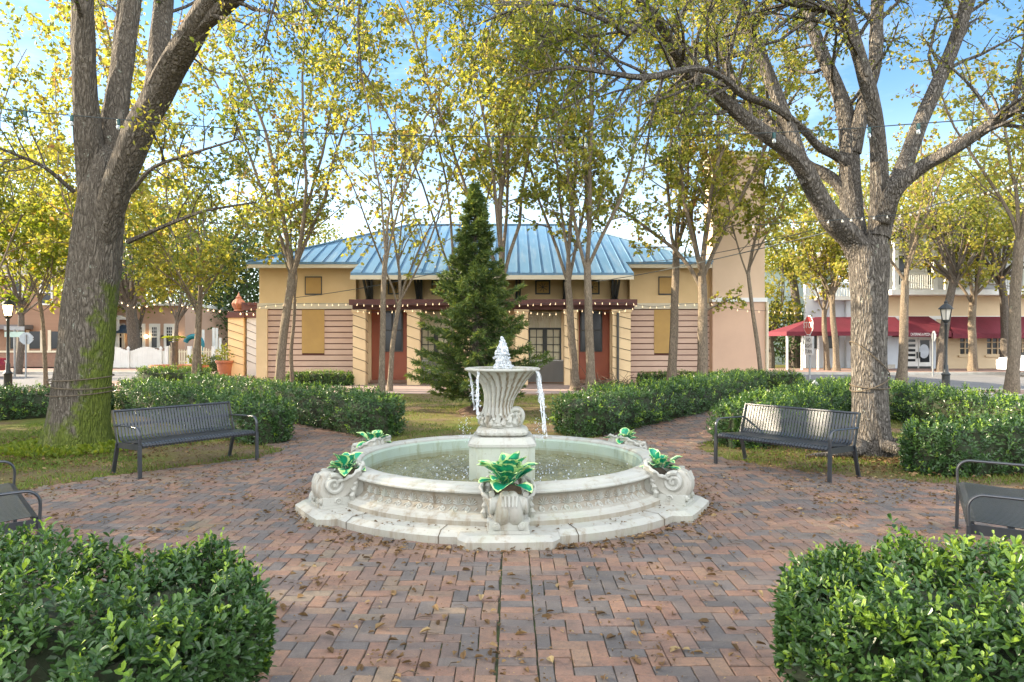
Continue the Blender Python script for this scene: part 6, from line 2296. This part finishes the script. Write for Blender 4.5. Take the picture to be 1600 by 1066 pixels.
# brush heap by the right red door
m = MB()
cx_, cy_ = WX(955, 24.6), 24.6
for k in range(170):
    a = np.array([cx_ + rng.normal() * .5, cy_ + rng.normal() * .4, .02 + .30 * rng.rand()])
    d = unit(np.array([rng.normal(), rng.normal(), rng.normal() * .35 + .1]))
    L = .4 + .7 * rng.rand()
    b = a + d * L
    b[2] = max(.03, b[2])
    m.tube([a, (a + b) / 2 + rng.normal(size=3) * .05, b], [.012, .009, .004], 4, cap=False)
tag(m.build('brush_heap', M['twig'], None, at=(cx_, cy_, 0)), 'low heap of brown cut branches at the end of the centre lawn', 'brush heap')

# twine round the two big trunks
def wound(label, spec, Y, scale, name='wound_rope'):
    m = MB()
    for (cx, cy, rpx, tilt) in spec:
        c = P(cx, cy, Y)
        r = rpx / F_PX * Y
        pts = [c + np.array([math.cos(a) * r, math.sin(a) * r, tilt * math.cos(a) - .03 * math.sin(a) * -1]) for a in np.linspace(0, 2 * PI, 40)]
        m.tube(pts, .010 * scale, 6, cap=False)
    return tag(m.build(name, M['rope'], None, at=P(spec[0][0], spec[0][1], Y)), label, 'rope')
wound('three loops of twine round the mossy leaning trunk', [(127.5, 590, 44.5, .02), (126.5, 602, 45, -.03), (125.5, 613, 45.7, .015)], 11.5, 1)
wound('slanting dark cord round the furrowed trunk', [(1359, 598, 28.2, .13), (1359, 603, 28.2, -.01), (1358.5, 560, 27.8, -.26)], 11, .9)

# ================================================================== STRING LIGHTS
def string(label, pts, spacing, Y=None, rad=.008, bulb='glow', size=.035, drop=.05, sag=0, group=None, maxb=96):
    pts = [P(*p) if len(p) == 3 and p[2] > 3 and abs(p[0]) > 12 else np.array(p) for p in pts]
    path = smooth_path(pts, 8)
    r = thing('string_lights', label, 'string lights', path[0], group)
    MB().tube(path, rad, 5, cap=False).build('cable', M['cable'], r)
    seg = np.linalg.norm(np.diff(path, axis=0), axis=1)
    cum = np.concatenate([[0], np.cumsum(seg)])
    ds = np.arange(spacing * .5, cum[-1], spacing)[:maxb]
    for s in ds:
        s = s + rng.normal() * spacing * (.0 if bulb == 'socket' else .12)
        p = np.array([np.interp(s, cum, path[:, q]) for q in range(3)])
        if bulb == 'socket':
            m = MB()
            m.lathe([(.004, 0), (.022, -.004), (.026, -.03), (.024, -.085), (.019, -.09)], 10, p)
            so = m.build('socket', M['socket'], r, smooth=True)
            m = MB()
            m.lathe([(.017, -.09), (.024, -.11), (.027, -.13), (.018, -.152), (.003, -.16)], 10, p)
            m.build('bulb', M['bulbclear'], so, smooth=True)
        else:
            m = MB()
            m.tube([p, p - [0, 0, drop]], rad * 1.2, 5)
            m.ball(p - [rng.normal() * size * .5, 0, drop + size * .8], size * (.85 + .3 * rng.rand()), 8, 6)
            m.build('bulb', M['bulb'] if bulb == 'glow' else M['lampclear'], r, smooth=True)
    return r


string('dark string with teal sockets crossing the whole view between the two big trees', [(-70, 163, 10.3), (20, 172, 10.3), (180, 186, 10.3), (410, 204, 10.3), (640, 212, 10.3), (860, 214, 10.3), (1070, 212, 10.3), (1280, 204, 10.25), (1410, 195, 10.2), (1562, 184, 10.0)], .685, bulb='socket', rad=.008)
string('short string of small pale bulbs looped across the fork of the furrowed trunk', [(1170, 352, 10.2), (1240, 348, 10.2), (1290, 345, 10.3), (1370, 338, 10.45), (1420, 333, 10.5), (1470, 318, 11), (1600, 285, 12.5)], .19, bulb='pale', size=.017, drop=.02, rad=.006)
string('warm lights draped along the band of the left wing', [(388, 483, 28.4), (420, 477, 28.6), (470, 474.5, 28.7), (520, 475, 28.6), (556, 474, 28)], .30, size=.019)
string('warm lights along the top of the pergola beam', [(552, 474, 27.5), (600, 477, 27.4), (700, 473, 27.4), (800, 476, 27.4), (900, 472, 27.4), (990, 474, 27.5)], .30, size=.019)
string('lower drooping row of warm lights under the pergola beam', [(552, 484, 27.4), (590, 488, 27.4), (640, 484, 27.4), (700, 489, 27.4), (760, 485, 27.4), (815, 486, 27.4), (860, 490, 27.4), (900, 484, 27.4), (950, 488, 27.4), (990, 481, 27.4)], .27, size=.019)
string('warm lights along the band of the right wing', [(988, 475, 28.2), (1020, 479, 28.6), (1070, 475, 28.7), (1112, 474, 28.3)], .32, size=.019)
string('warm lights swagged across the pink tower wall', [(1112, 474, 28.2), (1135, 480, 28.2), (1160, 484, 28.2), (1200, 486, 28.2), (1260, 489, 30)], .42, size=.019)
string('far warm lights swagged from the left houses to the tan pier', [(176, 466, 40), (215, 479, 39), (260, 470, 38), (300, 480, 37), (340, 484, 36), (372, 488, 35), (405, 490, 34)], .55, size=.042)


def wire(label, a, b, sag):
    a, b = P(*a), P(*b)
    pts = [a + (b - a) * s - np.array([0, 0, sag * 4 * s * (1 - s)]) for s in np.linspace(0, 1, 14)]
    tag(MB().tube(pts, .012, 5, cap=False).build('overhead_wire', M['cable'], None, at=a), label, 'wire')


wire('thin wire slanting from the left wing up to the tree above the spruce', (455, 466, 27), (770, 404, 25), .15)
wire('thin wire running from the right clerestory to the furrowed tree', (930, 440, 27), (1335, 352, 12), .1)
wire('thin wire from the tower corner to the young tree', (1000, 410, 27), (1300, 350, 20), .2)

# ================================================================== GRASS AND LITTER
def lawn_pts(n, boxes, patch):
    out = []
    for (x0, x1, y0, y1, share) in boxes:
        k = int(n * share)
        x, y = x0 + (x1 - x0) * rng.rand(k), y0 + (y1 - y0) * rng.rand(k)
        ok = ~inpoly(x, y, plaza)
        s = np.sin(x * 1.7 + .5) * np.sin(y * 1.3) + .6 * np.sin(x * 4.1) * np.sin(y * 3.7 + 1) + rng.normal(size=k) * .35
        ok &= s > patch
        out.append(np.stack([x[ok], y[ok], np.zeros(ok.sum())], -1))
    return np.concatenate(out)


p = lawn_pts(150000, [(-10, -3.3, 8.0, 16.5, .36), (-9, 7.5, 11.6, 23.2, .40), (3, 8.4, 8.5, 17, .24)], .0)
n = len(p)
m = MB()
leaves(m, p, np.stack([rng.normal(size=n) * .55, rng.normal(size=n) * .55, np.ones(n)], -1), rvec(n), .035 + .04 * rng.rand(n), .18, np.clip(.4 + .3 * np.sin(p[:, 0]) * np.sin(p[:, 1]) + rng.normal(size=n) * .25, 0, 1), .02)
tag(m.build('grass', M['leaf_grass']), kind='stuff')

# clover and weeds round the foot of the mossy tree
n = 2600
a = rng.rand(n) * 6.28
r_ = .62 + .5 * rng.rand(n) ** 1.6
p = np.stack([-7.1 + np.cos(a) * r_, 11.5 + np.sin(a) * r_, .02 + .10 * rng.rand(n) * (1.3 - r_)], -1)
m = MB()
leaves(m, p, rvec(n) + [0, 0, .9], rvec(n) + [0, 0, .5], .06 + .05 * rng.rand(n), .6, rng.rand(n) * .7, .1)
tag(m.build('ground_ivy', M['leaf_lime']), kind='stuff')

segs = []
def scatter(n, f):
    segs.append(f(n))
scatter(5200, lambda n: np.stack([rng.uniform(-6, 6, n), rng.uniform(3.4, 12, n)], -1))
def ringl(n):
    a = rng.rand(n) * 6.28
    r = 2.20 + np.abs(rng.normal(size=n)) * .12
    return np.stack([FX + np.cos(a) * r, FY + np.sin(a) * r], -1)
scatter(2200, ringl)
def clump(n):
    c = np.stack([rng.uniform(-5.5, 5.5, 90), rng.uniform(3.8, 11.5, 90)], -1)
    return c[rng.randint(0, 90, n)] + rng.normal(size=(n, 2)) * .13
scatter(2600, clump)
scatter(5500, lambda n: np.stack([rng.uniform(3.2, 8.3, n), rng.uniform(7.4, 11.5, n)], -1))
scatter(6000, lambda n: np.stack([rng.uniform(-9.5, -3.6, n), rng.uniform(7.8, 12.5, n)], -1))
scatter(5500, lambda n: np.stack([rng.uniform(-4, 5, n), rng.uniform(11.5, 23, n)], -1))
scatter(900, lambda n: np.stack([rng.uniform(-9, -2, n), rng.uniform(12, 19, n)], -1))
p2 = np.concatenate(segs)
k = (np.hypot(p2[:, 0] - FX, p2[:, 1] - FY) > 2.17)
p2 = p2[k]
n = len(p2)
m = MB()
inp = inpoly(p2[:, 0], p2[:, 1], plaza)
p = np.concatenate([p2, np.where(inp, .028, .012)[:, None] + .012 * rng.rand(n, 1)], 1)
az = rng.rand(n) * 6.28
near = np.clip(1.5 - p[:, 1] / 12, .7, 1.2)
leaves(m, p, np.stack([np.cos(az), np.sin(az), rng.normal(size=n) * .22], -1), np.stack([rng.normal(size=n) * .4, rng.normal(size=n) * .4, np.ones(n)], -1), (.014 + .058 * rng.rand(n) ** 3.2) * near, .55, np.clip(rng.beta(1.2, 1.5, size=n), 0, 1), .22, six=True)
# drifts piled round the two big trunks
for bx_, by_, n_ in ((-7.1, 11.5, 1500), (5.62, 11.0, 1900)):
    a = rng.rand(n_) * 6.28
    r_ = .55 + 1.5 * rng.rand(n_) ** 1.7
    q = np.stack([bx_ + np.cos(a) * r_, by_ + np.sin(a) * r_ - .15, .012 + .03 * rng.rand(n_)], -1)
    az = rng.rand(n_) * 6.28
    leaves(m, q, np.stack([np.cos(az), np.sin(az), rng.normal(size=n_) * .3], -1), np.stack([rng.normal(size=n_) * .4, rng.normal(size=n_) * .4, np.ones(n_)], -1), .03 + .05 * rng.rand(n_), .55, rng.beta(1.2, 1.5, size=n_), .22, six=True)
# seeds and crumbs in the joints
k2 = 7000
q = np.stack([rng.uniform(-5.5, 5.5, k2), 3.4 + 8.0 * rng.rand(k2) ** 1.3, .026 + .006 * rng.rand(k2)], -1)
q = q[inpoly(q[:, 0], q[:, 1], plaza) & (np.hypot(q[:, 0] - FX, q[:, 1] - FY) > 2.2)]
leaves(m, q, np.stack([rng.normal(size=len(q)), rng.normal(size=len(q)), .2 * rng.normal(size=len(q))], -1), np.tile([0, 0, 1.0], (len(q), 1)), .006 + .014 * rng.rand(len(q)) ** 2, .6, np.where(rng.rand(len(q)) < .4, .95, .1 + .5 * rng.rand(len(q))), .2)
# leaves and cone scales lying on the fountain step
a = rng.rand(260) * 6.28
r_ = 1.93 + .20 * rng.rand(260)
q = np.stack([FX + np.cos(a) * r_, FY + np.sin(a) * r_, np.full(260, .131)], -1)
az = rng.rand(260) * 6.28
leaves(m, q, np.stack([np.cos(az), np.sin(az), .1 * rng.rand(260)], -1), np.tile([0, 0, 1.0], (260, 1)), .015 + .03 * rng.rand(260), .6, rng.rand(260) * .5, .2)
tag(m.build('fallen_leaves', M['leaf_brown']), kind='stuff')
m = MB()
for k in range(260):
    a = rng.rand() * 6.28
    x, y = rng.uniform(-4.5, 4.5), rng.uniform(3.6, 10)
    if math.hypot(x - FX, y - FY) < 2.3: continue
    L = .04 + .09 * rng.rand()
    m.tube([(x, y, .032), (x + math.cos(a) * L / 2, y + math.sin(a) * L / 2, .036 + .01 * rng.rand()), (x + math.cos(a + .3) * L, y + math.sin(a + .3) * L, .032)], [.003, .003, .0015], 4, cap=False)
tag(m.build('fallen_twigs', M['twig']), kind='stuff')

# ================================================================== LIGHT, SKY, CAMERA
SUN_EL, SUN_DIR = 23.0, np.array([-.97, .24])
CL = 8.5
w = bpy.data.worlds.new('World')
scene.world = w
w.use_nodes = True
nt = w.node_tree
nt.nodes.clear()
out = nt.nodes.new('ShaderNodeOutputWorld')
bg = nt.nodes.new('ShaderNodeBackground')
sky = nt.nodes.new('ShaderNodeTexSky')
sky.sky_type = 'NISHITA'
sky.sun_disc = False
sky.sun_elevation = R(SUN_EL)
sky.sun_rotation = math.atan2(SUN_DIR[0], SUN_DIR[1])
sky.air_density = 1.0
sky.dust_density = .25
sky.ozone_density = 1.6
tc = nt.nodes.new('ShaderNodeTexCoord')
mp = nt.nodes.new('ShaderNodeMapping')
mp.inputs['Scale'].default_value = (1.0, 1.0, 3.2)
nz = nt.nodes.new('ShaderNodeTexNoise')
nz.inputs['Scale'].default_value = 2.3
nz.inputs['Detail'].default_value = 9
nz.inputs['Roughness'].default_value = .62
rp_ = nt.nodes.new('ShaderNodeValToRGB')
rp_.color_ramp.elements[0].position = .50
rp_.color_ramp.elements[1].position = .82
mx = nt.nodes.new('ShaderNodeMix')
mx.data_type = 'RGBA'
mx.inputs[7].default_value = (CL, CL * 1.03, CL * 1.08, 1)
ml = nt.nodes.new('ShaderNodeMath')
ml.operation = 'MULTIPLY'
ml.inputs[1].default_value = .30
nt.links.new(tc.outputs['Generated'], mp.inputs['Vector'])
nt.links.new(mp.outputs['Vector'], nz.inputs['Vector'])
nt.links.new(nz.outputs['Fac'], rp_.inputs['Fac'])
nt.links.new(rp_.outputs['Color'], ml.inputs[0])
# bright cloud added over the unseen half behind the camera as front fill
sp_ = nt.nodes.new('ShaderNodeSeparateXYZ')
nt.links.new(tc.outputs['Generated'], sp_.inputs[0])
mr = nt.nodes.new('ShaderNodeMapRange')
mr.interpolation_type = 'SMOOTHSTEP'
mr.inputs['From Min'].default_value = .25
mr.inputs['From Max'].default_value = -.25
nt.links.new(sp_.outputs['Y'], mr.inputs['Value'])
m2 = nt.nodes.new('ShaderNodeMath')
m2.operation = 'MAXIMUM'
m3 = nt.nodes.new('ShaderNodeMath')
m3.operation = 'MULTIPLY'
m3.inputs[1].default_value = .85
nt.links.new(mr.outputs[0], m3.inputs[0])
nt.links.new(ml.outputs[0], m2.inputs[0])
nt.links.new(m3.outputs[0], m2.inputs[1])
# pale veil of thin cloud low over the horizon
m4 = nt.nodes.new('ShaderNodeMapRange')
m4.interpolation_type = 'SMOOTHSTEP'
m4.inputs['From Min'].default_value = .34
m4.inputs['From Max'].default_value = .0
m4.inputs['To Max'].default_value = .36
nt.links.new(sp_.outputs['Z'], m4.inputs['Value'])
m5 = nt.nodes.new('ShaderNodeMath')
m5.operation = 'MAXIMUM'
nt.links.new(m2.outputs[0], m5.inputs[0])
nt.links.new(m4.outputs[0], m5.inputs[1])
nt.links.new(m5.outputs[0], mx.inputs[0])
hs = nt.nodes.new('ShaderNodeHueSaturation')
hs.inputs['Saturation'].default_value = 1.2
hs.inputs['Value'].default_value = .74
nt.links.new(sky.outputs['Color'], hs.inputs['Color'])
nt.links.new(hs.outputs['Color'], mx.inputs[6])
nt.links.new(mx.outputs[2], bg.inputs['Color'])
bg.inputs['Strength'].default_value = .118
nt.links.new(bg.outputs[0], out.inputs['Surface'])

sl_ = bpy.data.lights.new('sun', 'SUN')
sl_.energy = 5.0
sl_.angle = R(.55)
sl_.color = (1.0, .84, .62)
so_ = bpy.data.objects.new('sun', sl_)
COL.objects.link(so_)
dv = Vector((SUN_DIR[0] * math.cos(R(SUN_EL)), SUN_DIR[1] * math.cos(R(SUN_EL)), math.sin(R(SUN_EL))))
so_.rotation_euler = dv.to_track_quat('Z', 'Y').to_euler()
so_.location = (-20, 12, 20)

cd = bpy.data.cameras.new('camera')
cam = bpy.data.objects.new('camera', cd)
COL.objects.link(cam)
cam.location = (0, 0, EYE)
cam.rotation_euler = (PI / 2, 0, 0)
cd.sensor_width = 36
cd.sensor_fit = 'HORIZONTAL'
cd.lens = F_PX / 1600 * 36
cd.clip_start = .05
cd.clip_end = 2000
scene.camera = cam

scene.view_settings.view_transform = 'Standard'
scene.view_settings.look = 'None'
scene.view_settings.gamma = 1
scene.view_settings.exposure = 1.92
cy = scene.cycles
cy.use_denoising = True
cy.max_bounces = 7
cy.diffuse_bounces = 4
cy.glossy_bounces = 3
cy.transmission_bounces = 5
cy.transparent_max_bounces = 12
cy.caustics_reflective = False
cy.caustics_refractive = False
cy.sample_clamp_indirect = 6
